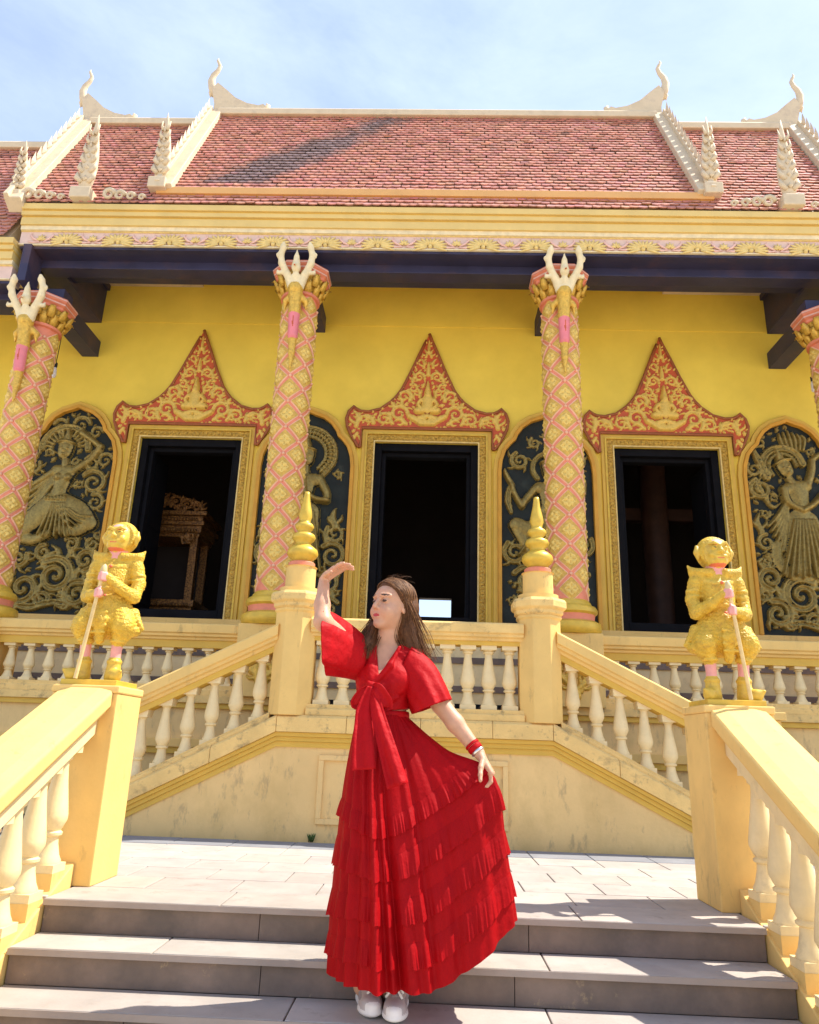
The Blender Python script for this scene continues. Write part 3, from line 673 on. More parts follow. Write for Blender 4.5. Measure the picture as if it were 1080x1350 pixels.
def strokes_praying():
    o = []
    for r, w_ in ((.36, .03), (.30, .02), (.24, .02)): o += arc((0, 4.17), r, -.9, math.pi+.9, w_, .045)
    o += fan((0, 4.17), -.8, math.pi+.8, .27, .35, 30, .012, .055)
    hd = []; head((0, 4.12), .125, 0, hd)
    o += [([(0, 3.98), (0, 3.84)], [.05, .06], .06, 'r'), ([(-.13, 3.82), (.13, 3.82)], [.09, .09], .07, 'r'), ([(0, 3.78), (0, 3.58), (0, 3.40)], [.15, .10, .17], .075, 'r')]
    for sg in (-1, 1):
        o += [([(sg*.18, 3.84), (sg*.28, 3.66), (sg*.29, 3.56)], [.055, .048, .045], .08, 'r'), ([(sg*.29, 3.55), (sg*.15, 3.57), (sg*.02, 3.66)], [.045, .038, .035], .10, 'r'), ([(sg*.02, 3.64), (sg*.012, 3.82)], [.035, .02], .115, 'r')]
        o += [([(sg*.09, 3.4), (sg*.12, 3.0), (sg*.10, 2.5), (sg*.10, 2.25)], [.13, .11, .07, .06], .08, 'r')]
        o += folds([(sg*(.02+.03*k), 3.40) for k in range(5)], [(sg*(.03+.06*k), 2.45+.05*k) for k in range(5)], .02, .105)
        o += spiral((sg*.40, 2.86), .15, 1.6, 1.5+sg*.9, -sg, .036, h=.05)+spiral((sg*.42, 3.14), .11, 1.5, 1.5+sg, sg, .03, h=.045)+spiral((sg*.36, 2.52), .13, 1.5, 1.5+sg*.9, -sg, .034, h=.045)+spiral((sg*.40, 2.22), .11, 1.4, 1.5-sg*.9, sg, .03, h=.045)
        o += flame(sg*.42, 3.22, -sg*.03, .24, .05, .045)+flame(sg*.32, 3.02, sg*.03, .18, .04, .045)+flame(sg*.44, 2.34, sg*.02, .16, .035, .04)
    return o+hd, []
def strokes_dancing():
    o = []
    o += arc((.02, 4.05), .19, -.3, math.pi+.8, .032, .045)
    hd = []; head((.03, 4.03), .115, -.05, hd)
    o += spiral((-.33, 4.14), .10, 1.6, 2.0, 1, .03, h=.045)+spiral((.36, 4.14), .10, 1.6, 1.0, -1, .03, h=.045)
    o += [([(.03, 3.92), (.02, 3.80)], [.045, .055], .06, 'r'), ([(-.10, 3.78), (.14, 3.78)], [.085, .085], .07, 'r'), ([(.02, 3.74), (.02, 3.55), (0, 3.38)], [.14, .10, .16], .075, 'r')]
    o += [([(-.14, 3.78), (-.27, 3.62), (-.31, 3.54)], [.05, .045, .04], .08, 'r'), ([(-.31, 3.54), (-.40, 3.70), (-.43, 3.82)], [.04, .034, .03], .08, 'r'), ([(-.43, 3.82), (-.50, 3.95), (-.52, 4.02)], [.035, .03, .012], .07, 'r')]
    o += [([(.18, 3.78), (.32, 3.64), (.36, 3.55)], [.05, .045, .04], .08, 'r'), ([(.36, 3.55), (.44, 3.70), (.46, 3.88)], [.04, .034, .026], .08, 'r')]
    o += [([(-.04, 3.36), (-.22, 3.24), (-.38, 3.30)], [.14, .12, .10], .085, 'r'), ([(-.38, 3.28), (-.30, 3.10), (-.22, 2.96)], [.09, .07, .05], .075, 'r'), ([(.06, 3.36), (.12, 3.0), (.08, 2.62), (.02, 2.5)], [.14, .11, .07, .06], .08, 'r')]
    o += folds([(-.08+.03*k, 3.38) for k in range(7)], [(-.36+.10*k, 2.92-.06*(k % 3)) for k in range(7)], .02, .105)
    o += [([(-.46, 3.78), (-.48, 3.62), (-.44, 3.46)], [.03, .045, .02], .05, 'k')]
    o += spiral((-.40, 2.96), .13, 1.7, 2.2, 1, .036, h=.05)+spiral((.40, 3.06), .13, 1.6, .6, -1, .034, h=.05)+spiral((-.26, 2.62), .16, 1.6, 2.6, -1, .036, h=.05)+spiral((.34, 2.62), .14, 1.6, .6, 1, .034, h=.05)
    for k in range(12): o.append(([(-.46+.05*(k % 4)+.012*k, 2.60-.055*(k//4)-.02*(k % 2)), (-.455+.05*(k % 4)+.012*k, 2.60-.055*(k//4)-.02*(k % 2))], [.024]*2, .04, 'r'))
    o += spiral((.0, 2.30), .12, 1.5, 1.5, 1, .032, h=.045)
    return o+hd, []
def strokes_crowned():
    o = []
    hd = []; c = (-.08, 4.10); head(c, .12, -.35, hd)
    o += arc((-.10, 4.13), .25, .2, math.pi+.6, .05, .05)+arc((-.10, 4.13), .17, .1, math.pi+.7, .02, .06)+[([(-.30, 4.02), (-.40, 4.24), (-.46, 4.42)], [.05, .04, .01], .06, 'k')]
    o += [([(-.05+.045*k, 4.36), (-.09+.06*k, 4.50), (-.10+.055*k, 4.62-.02*abs(k-2))], [.018, .024, .008], .05, 'r') for k in range(6)]
    o += [([(-.04, 3.98), (.02, 3.88)], [.05, .055], .06, 'r'), ([(-.08, 3.84), (.14, 3.88)], [.085, .085], .07, 'r'), ([(.04, 3.82), (.06, 3.62), (.04, 3.46)], [.145, .10, .15], .075, 'r')]
    o += [([(.17, 3.90), (.24, 4.08), (.26, 4.22)], [.05, .045, .04], .08, 'r'), ([(.26, 4.22), (.36, 4.30), (.46, 4.30)], [.04, .034, .05], .08, 'r')]
    o += [([(-.13, 3.84), (-.10, 3.66), (.06, 3.56)], [.05, .048, .045], .10, 'r'), ([(.06, 3.56), (.22, 3.66), (.34, 3.80)], [.045, .04, .035], .11, 'r')]
    o += [([(.0, 3.44), (-.02, 3.1), (-.06, 2.86)], [.15, .17, .14], .07, 'r'), ([(.12, 3.44), (.20, 3.1), (.22, 2.80)], [.13, .15, .12], .07, 'r')]
    o += folds([(-.06+.03*k, 3.44) for k in range(9)], [(-.26+.075*k, 2.76-.03*(k % 2)) for k in range(9)], .022, .11)
    o += folds([(-.10, 3.70-.02*k) for k in range(6)], [(-.36+.03*k, 3.36-.06*k) for k in range(6)], .024, .06)
    o += [([(-.28, 3.12), (-.28, 2.92), (-.12, 2.74), (.10, 2.72)], [.07, .08, .07, .03], .05, 'r')]
    o += spiral((-.40, 3.84), .12, 1.7, 2.0, 1, .034, tail=[(-.30, 3.62), (-.18, 3.66)], h=.05)+spiral((-.45, 4.10), .08, 1.4, 2.4, 1, .024, h=.045)+spiral((-.34, 4.46), .07, 1.3, 1.0, 1, .022, h=.04)
    o += flame(-.44, 3.30, -.02, .24, .04, .045)+spiral((-.40, 3.16), .09, 1.4, 1.5, 1, .028, h=.045)+spiral((-.40, 2.92), .08, 1.4, 1.5, -1, .026, h=.045)
    o += spiral((.42, 3.30), .11, 1.5, .6, -1, .03, h=.045)+spiral((.42, 3.02), .10, 1.5, .6, 1, .03, h=.045)
    return o+hd, lower_scrolls(-1)
ALAB = {-1.5: 'arched relief of a kneeling dancer above scrolls', -.5: 'arched relief of a haloed figure with joined hands', .5: 'arched relief of a dancer with one bent arm raised', 1.5: 'arched relief of a crowned dancer in a pleated skirt'}
for q, fn in ((-1.5, strokes_kneeling), (-.5, strokes_praying), (.5, strokes_dancing), (1.5, strokes_crowned)):
    cx = q*S
    b = MB(); b.prism([(cx+x, z) for x, z in ARI], YD-.012, YD+.002); pn = b.obj('relief_panel', 'panel', hall); pn['label'] = ALAB[q]
    b = MB(); b.ring([(cx+x, z) for x, z in ARI], [(cx+x, z) for x, z in ARM], YD-.075, YD+.001); b.obj('arch_inner_band', 'orange', pn, bev=.006)
    b = MB(); b.ring([(cx+x, z) for x, z in ARM], [(cx+x, z) for x, z in ARO], YD-.05, YD+.001); b.obj('arch_outer_band', 'ochre', pn, bev=.006)
    fig, low = fn()
    if abs(q) > 1: fig = fig+filler(fig+low, ARI, int(q*10)+40, 1600, .034, .085, .006, .036)
    else: fig = fig+filler(fig, ARI, int(q*10)+40, 120, .05, .08, .05, .03)
    sh = lambda st: [([(cx+x, z) for x, z in p], r, h, t) for p, r, h, t in st]
    clip = inpoly([(cx+x, z) for x, z in ARI])
    polyline_relief('carved_figure', pn, sh(fig), 'bronze', YD-.012, (cx-.56, cx+.56, 2.05, 4.73), .0085, clip, 'panel')
    if low: polyline_relief('carved_scrolls', pn, sh(low), 'bronze', YD-.013, (cx-.56, cx+.56, 2.05, 3.0), .0085, clip, 'panel')

# ---------------------------------------------------------------- columns
RC = .196
mt['salmon'] = M('salmon edge paint', (0.82, 0.45, 0.28), 0.5, 0.1, 10)
mt['lozground'] = M('ochre lozenge ground', (0.66, 0.41, 0.08), 0.5, 0.25, 30, 0.003, 60)
mt['lozpetal'] = M('yellow gold petal', (0.80, 0.56, 0.14), 0.45, 0.2, 30, metal=.05)
def lozenge_mesh():
    n = 16; b = MB(); V = []; F = []; m_ = []; Hs = []
    ha, hz = math.radians(45)*.90, .153*.90
    def P(u, v, h):                                # u,v in [-1,1]^2 -> diamond
        a = (u-v)/2*ha; z = (u+v)/2*hz; r = RC+h
        return (r*math.sin(a), -r*math.cos(a), z)
    for i in range(n+1):
        for j in range(n+1):
            u, v = -1+2*i/n, -1+2*j/n; e = max(abs(u), abs(v))
            if e > .99: h = -.004
            elif e > .82: h = .012
            else:
                rr_ = math.hypot(u, v); ph = math.atan2(v, u)
                h = .002+.024*max(0, math.cos(4*ph)*.5+.5)**.7*math.exp(-((rr_-.40)/.20)**2)+.022*math.exp(-(rr_/.13)**2)+.016*max(0, -math.cos(4*ph))*math.exp(-((rr_-.62)/.13)**2)
            V.append(P(u, v, h)); Hs.append(h)
    for i in range(n):
        for j in range(n):
            F.append((i*(n+1)+j, (i+1)*(n+1)+j, (i+1)*(n+1)+j+1, i*(n+1)+j+1)); hm = Hs[i*(n+1)+j]+Hs[(i+1)*(n+1)+j]+Hs[(i+1)*(n+1)+j+1]+Hs[i*(n+1)+j+1]; m_.append(1 if i in (0, n-1) or j in (0, n-1) else (2 if hm > .040 else 0))
    b.add(V, F); b.m = m_
    return b.mesh('lozenge', ['lozground', 'salmon', 'lozpetal'], True)
LOZ = lozenge_mesh()
CLAB = {-1.5: 'lozenge patterned column beside the kneeling dancer relief', -.5: 'lozenge patterned column beside the joined hands relief', .5: 'lozenge patterned column beside the raised arm relief', 1.5: 'lozenge patterned column beside the crowned dancer relief'}
COLS = {}
for q in (-1.5, -.5, .5, 1.5):
    X = q*S; dz = -.45 if abs(q) > 1 else 0.0
    ztop = 5.60+dz
    b = MB(); b.lathe([(RC, 2.10), (RC, ztop)], 32, (X, YC, 0)); cl = b.obj('column', 'pink', hall, smooth='auto'); cl['label'] = CLAB[q]; COLS[q] = cl
    b = MB(); b.box(X-.28, X+.28, YC-.26, YC+.28, 1.10, 1.80); b.obj('pedestal', 'cream', cl, bev=.008)
    b = MB(); b.lathe([(.29, 1.80), (.315, 1.83), (.325, 1.87), (.315, 1.91), (.275, 1.935)], 32, (X, YC, 0)); b.obj('base_torus', 'goldplain', cl, smooth='auto')
    b = MB(); b.lathe([(.262, 1.93), (.255, 1.96), (.262, 2.005)], 32, (X, YC, 0)); b.obj('base_band', 'pink', cl, smooth='auto')
    b = MB(); b.lathe([(.262, 2.0), (.285, 2.02), (.288, 2.05), (.270, 2.08), (.235, 2.095), (.225, 2.12), (.2, 2.15)], 32, (X, YC, 0)); b.obj('base_torus', 'goldplain', cl, smooth='auto')
    nr = int((ztop-2.15)/.153)
    studs = MB()
    for k in range(-1, nr):
        zc = 2.247+k*.153
        for j in range(4):
            a = math.radians(90*j+(45 if k % 2 else 0))
            if zc+.02 < 2.15 or zc+.10 > ztop+.02: continue
            o = link('lozenge', LOZ, cl, (X, YC, zc+.0)); o.rotation_euler = (0, 0, a)
            aa = a-math.pi/2+math.pi/4*0
            for zz2 in (zc+.153,):
                studs.lathe([(.0, -.02), (.016, -.012), (.02, 0), (.016, .012), (.0, .02)], 6, (X+(RC+.004)*math.cos(a-math.pi/2), YC+(RC+.004)*math.sin(a-math.pi/2), zz2), cap=False)
    sd = studs.obj('studs', 'salmon', cl, smooth=True); sd['kind'] = 'stuff'
    # capital: collar, flaring bell with leaf rows, octagonal pink abacus
    z0 = ztop
    b = MB(); b.lathe([(.205, z0-.03), (.225, z0-.02), (.225, z0+.01), (.205, z0+.02)], 24, (X, YC, 0)); b.obj('capital_collar', 'pink', cl, smooth='auto')
    b = MB(); b.lathe([(.20, z0+.0), (.215, z0+.06), (.245, z0+.14), (.285, z0+.20)], 24, (X, YC, 0)); b.obj('capital_bell', 'goldtex', cl, smooth='auto')
    for row, (rz, nn, hh, ro) in enumerate(((.01, 12, .13, .0), (.09, 12, .13, .5))):
        for j in range(nn):
            a = 2*math.pi*(j+ro)/nn; r1 = .205+.05*row
            d = Vector((math.cos(a), math.sin(a), 0)); p0 = Vector((X, YC, z0+rz))
            b = MB(); b.tube([p0+d*r1, p0+d*(r1+.03)+Vector((0, 0, hh*.55)), p0+d*(r1+.065)+Vector((0, 0, hh*.95)), p0+d*(r1+.09)+Vector((0, 0, hh*.8))], [.045, .05, .03, .012], 6, 0, .45, up=tuple(d))
            b.obj('capital_leaf', 'gold', cl, smooth=True)
    b = MB(); b.lathe([(.27, z0+.20), (.30, z0+.215), (.30, z0+.24), (.325, z0+.255), (.325, z0+.285), (.345, z0+.30), (.345, z0+.345), (.30, z0+.352)], 8, (X, YC, 0), rot=math.pi/8); b.obj('abacus', 'pink', cl, bev=.004)
    b = MB(); b.lathe([(.331, z0+.262), (.336, z0+.27), (.331, z0+.278)], 8, (X, YC, 0), rot=math.pi/8, cap=False); b.lathe([(.350, z0+.315), (.354, z0+.322), (.350, z0+.33)], 8, (X, YC, 0), rot=math.pi/8, cap=False); b.obj('abacus_line', 'palepink', cl)
    # gilded medallion on the pedestal front
    o = []
    for sg in (-1, 1): o += [(([(X+sg*(x-X), z) for x, z in p]), r, h, t) for p, r, h, t in spiral((X+.10, 1.45), .09, 1.5, 2.0, -1, .026, h=.04)+flame(X+.04, 1.25, .10, .14, .03, .035)]
    o += flame(X, 1.2, 0, .4, .045, .05)
    polyline_relief('pedestal_ornament', cl, o, 'gold', YC-.26, (X-.27, X+.27, 1.12, 1.78), .01)
# dark beams
b = MB(); b.box(-4.62, 4.62, 7.454, 7.65, 5.945, 6.10); b.obj('eave_beam', 'beam', hall, bev=.006)
for s in (-1, 1):
    b = MB(); b.box(min(s*4.25, s*7.5), max(s*4.25, s*7.5), 7.45, 7.66, 5.50, 5.66); b.obj('wing_beam', 'beam', hall, bev=.006)
    b = MB(); b.box(s*4.64-.05, s*4.64+.05, 7.20, 7.47, 5.60, 6.09); b.obj('drop_board', 'beam', hall, bev=.006)
    b = MB(); b.box(s*4.62-.2, s*4.62+.2, 7.66, 8.75, 6.0, 6.75); b.obj('wing_girder', 'beam', hall, bev=.006)
    b = MB(); b.box(min(s*4.38, s*5.6), max(s*4.38, s*5.6), 8.45, 8.75, 6.50, 6.74); b.obj('wall_bracket', 'beam', hall, bev=.006)
    for k in range(3):
        b = MB(); b.box(min(s*4.57, s*5.2), max(s*4.57, s*5.2), 8.60-.03*k, 8.752, 6.30+k*.055, 6.335+k*.055); b.obj('bracket_fillet', 'palepink' if k % 2 else 'pink', hall)
for q in (-1.5, -.5, .5, 1.5):
    dz = -.42 if abs(q) > 1 else 0; X = q*S
    b = MB(); b.box(X-.11, X+.11, 7.652, YD-.002, 5.915+dz, 6.14+dz); b.obj('cross_beam', 'beam', hall, bev=.006)

# ---------------------------------------------------------------- fascia with flower frieze
def flower_mesh():
    b = MB()
    n = 13
    for k in range(n):
        a = math.pi*(-.12+1.24*k/(n-1)); L_ = .155+.055*abs(math.cos(a))
        d = (math.cos(a), math.sin(a))
        pts = [(d[0]*t*L_*1.0, -.012-.012*math.sin(math.pi*t), -.055+d[1]*t*L_*.72) for t in (.18, .45, .75, 1.0)]
        b.tube(pts, [.010, .017, .017, .005], 6, 0, .6)
    b.lathe([(0, .03), (.02, .024), (.03, .0)], 10, (0, 0, 0), cap=False)
    for i in range(len(b.v)-30, len(b.v)):
        x, y, z = b.v[i]; b.v[i] = (x, -z-.004, y-.05)
    return b.mesh('flower', 'friezegold', True)
def bud_mesh():
    b = MB()
    for k in range(5):
        a = math.pi*(.1+.8*k/4); b.tube([(math.cos(a)*t*.07, -.01-.01*math.sin(math.pi*t), -.04+math.sin(a)*t*.085) for t in (.1, .5, 1)], [.010, .016, .004], 6, 0, .6)
    for sg in (-1, 1): b.tube([(sg*.03, -.01, -.05), (sg*.09, -.018, -.02), (sg*.135, -.012, .03), (sg*.12, -.01, .06)], [.010, .016, .012, .004], 6, 1, .6); b.tube([(sg*.02, -.01, -.06), (sg*.10, -.016, -.07), (sg*.16, -.01, -.05)], [.008, .014, .004], 6, 1, .6)
    return b.mesh('bud', ['friezegold', 'palepink'], True)
FLW, BUD = flower_mesh(), bud_mesh()
YE = 7.22
def fascia(xa, xb, dz, nm):
    b = MB(); b.box(xa, xb, YE, YE+.2, 6.085+dz, 6.60+dz); fa = b.obj('fascia', 'friezepink', hall)
    for z0, z1, d, m in ((6.078, 6.094, .018, 'ivory'), (6.262, 6.275, .012, 'friezegold'), (6.275, 6.33, .030, 'ivory'), (6.33, 6.425, .055, 'fascia'), (6.425, 6.445, .045, 'ochre'), (6.445, 6.50, .075, 'fascia'), (6.50, 6.515, .07, 'ochre'), (6.515, 6.59, .095, 'fascia')):
        b = MB(); b.box(xa-.002, xb+.002, YE-d, YE+.19, z0+dz, z1+dz); b.obj('fascia_moulding', m, fa, bev=.003)
    k0 = math.ceil((xa+.12)/.3); k1 = math.floor((xb-.12)/.3)
    for k in range(k0, k1+1): link('flower' if k % 2 == 0 else 'bud', FLW if k % 2 == 0 else BUD, fa, (k*.3, YE-.002, 6.178+dz))
    b = MB(); b.box(xa+.01, xb-.01, YE+.012, 7.9, 6.045+dz, 6.084+dz); b.obj('soffit', 'beam', fa)
fascia(-4.76, 4.76, 0, 'm'); fascia(-8.5, -4.775, -.47, 'l'); fascia(4.775, 8.5, -.47, 'r')
b = MB(); b.box(-8.5, 8.5, 7.6, YD, 6.9, 6.98); b.obj('porch_ceiling', 'yellow', hall)

# ---------------------------------------------------------------- roofs
def tiles(name, parent, xb0, xb1, xt0, xt1, P0, P1, nrow, wt, dark_patch=None, rows=None):
    P0 = np.array(P0, float); P1 = np.array(P1, float); d = P1-P0; L_ = np.linalg.norm(d); d /= L_
    nrm = np.array([-d[1], d[0]]);  nrm = nrm if nrm[0] < 0 else -nrm
    e = L_/nrow; V = []; F = []; C = []
    for r in range(nrow if rows is None else rows):
        f = r/nrow; xa = xb0+(xt0-xb0)*f; xb = xb1+(xt1-xb1)*f
        n = int(round((xb-xa)/wt)); ww = (xb-xa)/n
        for i in range(n+1):
            xc = xa+(i+.0 if r % 2 else i+.5)*ww
            if not r % 2 and i == n: continue
            j = rng.normal(0, .004, 2); hgt = .023+abs(rng.normal(0, .004))
            pts = [(-.5, 1.25, .002), (.5, 1.25, .002), (.5, .34, hgt*.72), (.26, .10, hgt*.94), (0, 0, hgt), (-.26, .10, hgt*.94), (-.5, .34, hgt*.72)]
            o = len(V)
            for dn in (0, -.014):
                for (a, t, h) in pts:
                    s_ = (r+t)*e+j[0]; yz = P0+d*s_+nrm*(h+(dn if t < 1 else 0)); V.append((min(max(xc+a*ww*.985+j[1], xa), xb), yz[0], yz[1]))
            F.append(tuple(o+k for k in range(7)))
            for k in range(2, 6): F.append((o+k, o+k+1, o+7+k+1, o+7+k))
            t = rng.normal(1.0, .07); cc = np.array([t, t*rng.normal(1, .05), t*rng.normal(1, .06)])
            if rng.random() < .012: cc *= .7
            if dark_patch is not None:
                q = dark_patch(xc, f)
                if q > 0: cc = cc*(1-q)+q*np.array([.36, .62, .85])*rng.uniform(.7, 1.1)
            C += [cc]*(7+16)
    me = bpy.data.meshes.new(name); me.from_pydata(V, [], F); me.materials.append(mt['tile']); tint_attr(me, np.clip(np.array(C), .05, 1.6))
    o = link(name, me, parent); o['kind'] = 'stuff'
    return o
def deck(x0, x1, P0, P1, dz):
    b = MB(); y1, z1 = P1[0], P1[1]-dz
    yb = 2*y1-P0[0]
    prof = [(0, P0[0]+.06, P0[1]-.02), (0, y1, z1), (0, yb, P0[1]-.02)]
    b.sweep(prof, (x0, 0, 0), (x1, 0, 0)); return b.obj('roof', 'ridge', hall)
def dark_patch(x, f):  # slanting band of tiles tinted darker and greyer, ragged at its edges
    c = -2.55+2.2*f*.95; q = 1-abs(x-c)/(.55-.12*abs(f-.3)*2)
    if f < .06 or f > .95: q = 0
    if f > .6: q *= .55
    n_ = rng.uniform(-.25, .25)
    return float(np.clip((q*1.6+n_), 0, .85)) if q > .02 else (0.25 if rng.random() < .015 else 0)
CP0, CP1 = (7.27, 6.93), (8.60, 9.37)
MP0, MP1 = (7.13, 6.60), (8.52, 9.10)
OP0, OP1 = (7.13, 6.13), (8.50, 8.64)
FT = MB()                                             # flame tooth used along every rake
FT.add([(0, -.045, 0), (0, .045, 0), (0, .055, .07), (0, .0, .24), (0, -.05, .07), (.028, 0, .07), (-.028, 0, .07)],
       [(0, 1, 5), (1, 2, 5), (2, 3, 5), (3, 4, 5), (4, 0, 5), (1, 0, 6), (2, 1, 6), (3, 2, 6), (4, 3, 6), (0, 4, 6)])
FTM = FT.mesh('flame_tooth', 'ridge')
def rake(parent, xb, xt, P0, P1, sgn, nt=13):
    """barge board up the gable edge with flame teeth, sgn: outward direction"""
    P0 = np.array(P0); P1 = np.array(P1); d = P1-P0; L_ = np.linalg.norm(d); u = d/L_; nr = np.array([-u[1], u[0]])
    b = MB(); w0, w1 = -.10, .10
    prof = [(w0, nr[0]*-.10, nr[1]*-.10), (w1, nr[0]*-.10, nr[1]*-.10), (w1, nr[0]*.085, nr[1]*.085), (w0, nr[0]*.085, nr[1]*.085)]
    b.sweep(prof, (xb, P0[0]-.03, P0[1]-.05), (xt, P1[0]+.02, P1[1]+.03)); b.obj('barge_board', 'ridge', parent, bev=.01)
    b = MB(); prof = [(a+sgn*.06, nr[0]*c, nr[1]*c) for a, c in ((-.03, .08), (.03, .08), (.03, .13), (-.03, .13))]
    b.sweep(prof, (xb, P0[0]-.03, P0[1]-.05), (xt, P1[0]+.02, P1[1]+.03)); b.obj('barge_ridge', 'ridge', parent, bev=.008)
    for k in range(nt):
        t = (k+1.2)/(nt+1.0); p = P0+d*t+nr*.12
        link('flame_tooth', FTM, parent, (xb+(xt-xb)*t+sgn*.06, p[0], p[1]-.02))
def horn(parent, x, y, z, sgn, sc_=1.0):
    """ridge-end finial: concave wing rising to a slender curved horn, sgn +1 when the gable faces +x"""
    W = [(0.03, -.06), (-.66, .0), (-.74, .10), (-.69, .155), (-.62, .13), (-.45, .17), (-.27, .27), (-.13, .41), (.02, .55), (.09, .43), (.07, .32), (.03, .15)]
    b = MB(); pts = [(x+sgn*a*sc_, z+c*sc_) for a, c in W]
    b.prism(pts, y-.05, y+.05); b.obj('ridge_wing', 'ridge', parent, bev=.02)
    H = [(.06, .36, .055), (.11, .50, .06), (.135, .62, .055), (.115, .73, .045), (.06, .82, .036), (.035, .90, .030), (.06, .97, .024), (.085, 1.02, .018), (.075, 1.06, .006)]
    b = MB(); b.tube([(x+sgn*a*sc_, y, z+c*sc_) for a, c, r in H], [r*sc_ for a, c, r in H], 10, 0, .8); b.tube([(x+sgn*.07*sc_, y, z+.46*sc_), (x+sgn*.13*sc_, y, z+.40*sc_), (x+sgn*.12*sc_, y, z+.32*sc_)], [.03, .03, .006], 8)
    b.obj('horn', 'ridge', parent, smooth=True)
    b = MB(); b.tube([(x-sgn*a*sc_, y, z+c*sc_) for a, c in ((.52, .06), (.64, .05), (.72, .10), (.75, .17), (.72, .21))], [.06, .065, .05, .035, .01], 10, 0, .9); b.obj('wing_curl', 'ridge', parent, smooth=True)
def antefix(parent, x, y, z, h, w_, mat='ridge', lean=0.0):
    """upright flame leaf made of overlapping tongues"""
    b = MB()
    L2 = [(0, -.0, .50), (.14, .15, .85), (.28, .28, 1.0), (.45, .42, .92), (.6, .58, .70), (.75, .74, .42), (.88, .88, .22), (1.0, 1.0, .04)]
    b.tube([(x+lean*h*t*t, y, z+h*t) for t, q, r in L2], [max(.004, r*w_*.5) for t, q, r in L2], 10, 0, .45)
    for sg in (-1, 1):
        for k in range(6):
            t = .12+.12*k; ww = w_*.5*(1.05-.75*t)
            b.tube([(x+lean*h*t*t+sg*ww*.35, y-.035, z+h*t), (x+lean*h*t*t+sg*ww*.95, y-.045, z+h*(t+.05)), (x+lean*h*t*t+sg*ww*1.0, y-.03, z+h*(t+.13))], [.03, .035*(1.1-t), .006], 6, 0, .7)
    for k in range(5):
        t = .15+.14*k; b.lathe([(.0, -.03), (.03*(1.2-t), 0), (0, .05)], 6, (x+lean*h*t*t, y-.05, z+h*t), cap=False)
    b.obj('antefix', mat, parent, smooth=True)
    b = MB(); b.box(x-w_*.55, x+w_*.55, y-.10, y+.10, z-.12, z+.03); b.obj('antefix_base', mat, parent, bev=.012)
def scroll_lumps(parent, x, y, z, sgn):
    for k in range(4):
        r = .075-.012*k; b = MB(); xx = x+sgn*(.10+.13*k)
        b.tube([(xx+r*math.cos(a)*(1-a/12), y, z+.06-.012*k+r*math.sin(a)*(1-a/12)) for a in np.linspace(0, 7.5, 12)], np.linspace(.035, .012, 12)*(1-.12*k), 6); b.obj('edge_scroll', 'ridge', parent, smooth=True)

# centre tier
rf = deck(-3.2, 3.2, CP0, CP1, .03); rf['label'] = 'highest middle roof tier with a dark patch of tiles'
tiles('roof_tiles', rf, -3.07, 3.07, -3.10, 3.10, CP0, CP1, 30, .105, dark_patch)
b = MB()
for z0, z1, d, m in ((6.70, 6.76, .0, 0), (6.76, 6.83, .025, 1), (6.83, 6.92, .05, 0)): b.box(-3.26, 3.26, 7.265-d, 7.6, z0, z1-.001, m)
b.obj('orange_cornice', ['fasciaorange', 'orange'], rf, bev=.004)
b = MB(); b.sweep([(0, -.10, -.05), (0, .10, -.05), (0, .10, .04), (0, .06, .09), (0, -.06, .09), (0, -.10, .04)], (-3.15, CP1[0], CP1[1]), (3.15, CP1[0], CP1[1])); b.obj('ridge_cap', 'ridge', rf, bev=.01)
for s in (-1, 1):
    rake(rf, s*3.17, s*3.20, CP0, CP1, s)
    horn(rf, s*3.2, CP1[0], CP1[1]+.02, s); antefix(rf, s*3.24, 7.24, 6.98, 1.06, .19, lean=s*.03)
# middle tiers
for s in (-1, 1):
    x0, x1 = (-4.88, -3.1) if s < 0 else (3.1, 4.88)
    rf = deck(x0, x1, MP0, MP1, .03); rf['label'] = 'lower roof tier beside the dark patched end of the middle tier' if s < 0 else 'lower roof tier beside the plain coloured end of the middle tier'
    if s < 0: tiles('roof_tiles', rf, -4.74, -3.1, -4.9, -3.1, MP0, MP1, 31, .105)
    else: tiles('roof_tiles', rf, 3.1, 4.74, 3.1, 4.9, MP0, MP1, 31, .105)
    b = MB(); b.sweep([(0, -.10, -.05), (0, .10, -.05), (0, .10, .04), (0, .06, .09), (0, -.06, .09), (0, -.10, .04)], (s*3.1, MP1[0], MP1[1]), (s*4.95, MP1[0], MP1[1])); b.obj('ridge_cap', 'ridge', rf, bev=.01)
    rake(rf, s*4.84, s*5.02, MP0, MP1, s, 13); horn(rf, s*5.06, MP1[0], MP1[1]+.02, s, .95)
    antefix(rf, s*4.07, 7.14, 6.74, 1.16, .22, lean=0.0 if s < 0 else .02); antefix(rf, s*4.88, 7.18, 6.72, .82, .14, lean=s*.05)
    scroll_lumps(rf, s*4.82, 7.13, 6.66, -s); scroll_lumps(rf, -3.86 if s < 0 else 3.92, 7.12, 6.66, 1 if s < 0 else -1)
    # outer lower tier
    x0, x1 = (-8.5, -4.9) if s < 0 else (4.9, 8.5)
    r3 = deck(x0, x1, OP0, OP1, .03); r3['label'] = 'lowest roof tier at the shrine side' if s < 0 else 'lowest roof tier at the shadowed steps side'
    tiles('roof_tiles', r3, x0, x1, x0, x1, OP0, OP1, 31, .105)
    b = MB(); b.sweep([(0, -.10, -.05), (0, .10, -.05), (0, .10, .04), (0, .06, .09), (0, -.06, .09), (0, -.10, .04)], (s*4.9, OP1[0], OP1[1]), (s*8.5, OP1[0], OP1[1])); b.obj('ridge_cap', 'ridge', r3, bev=.01)
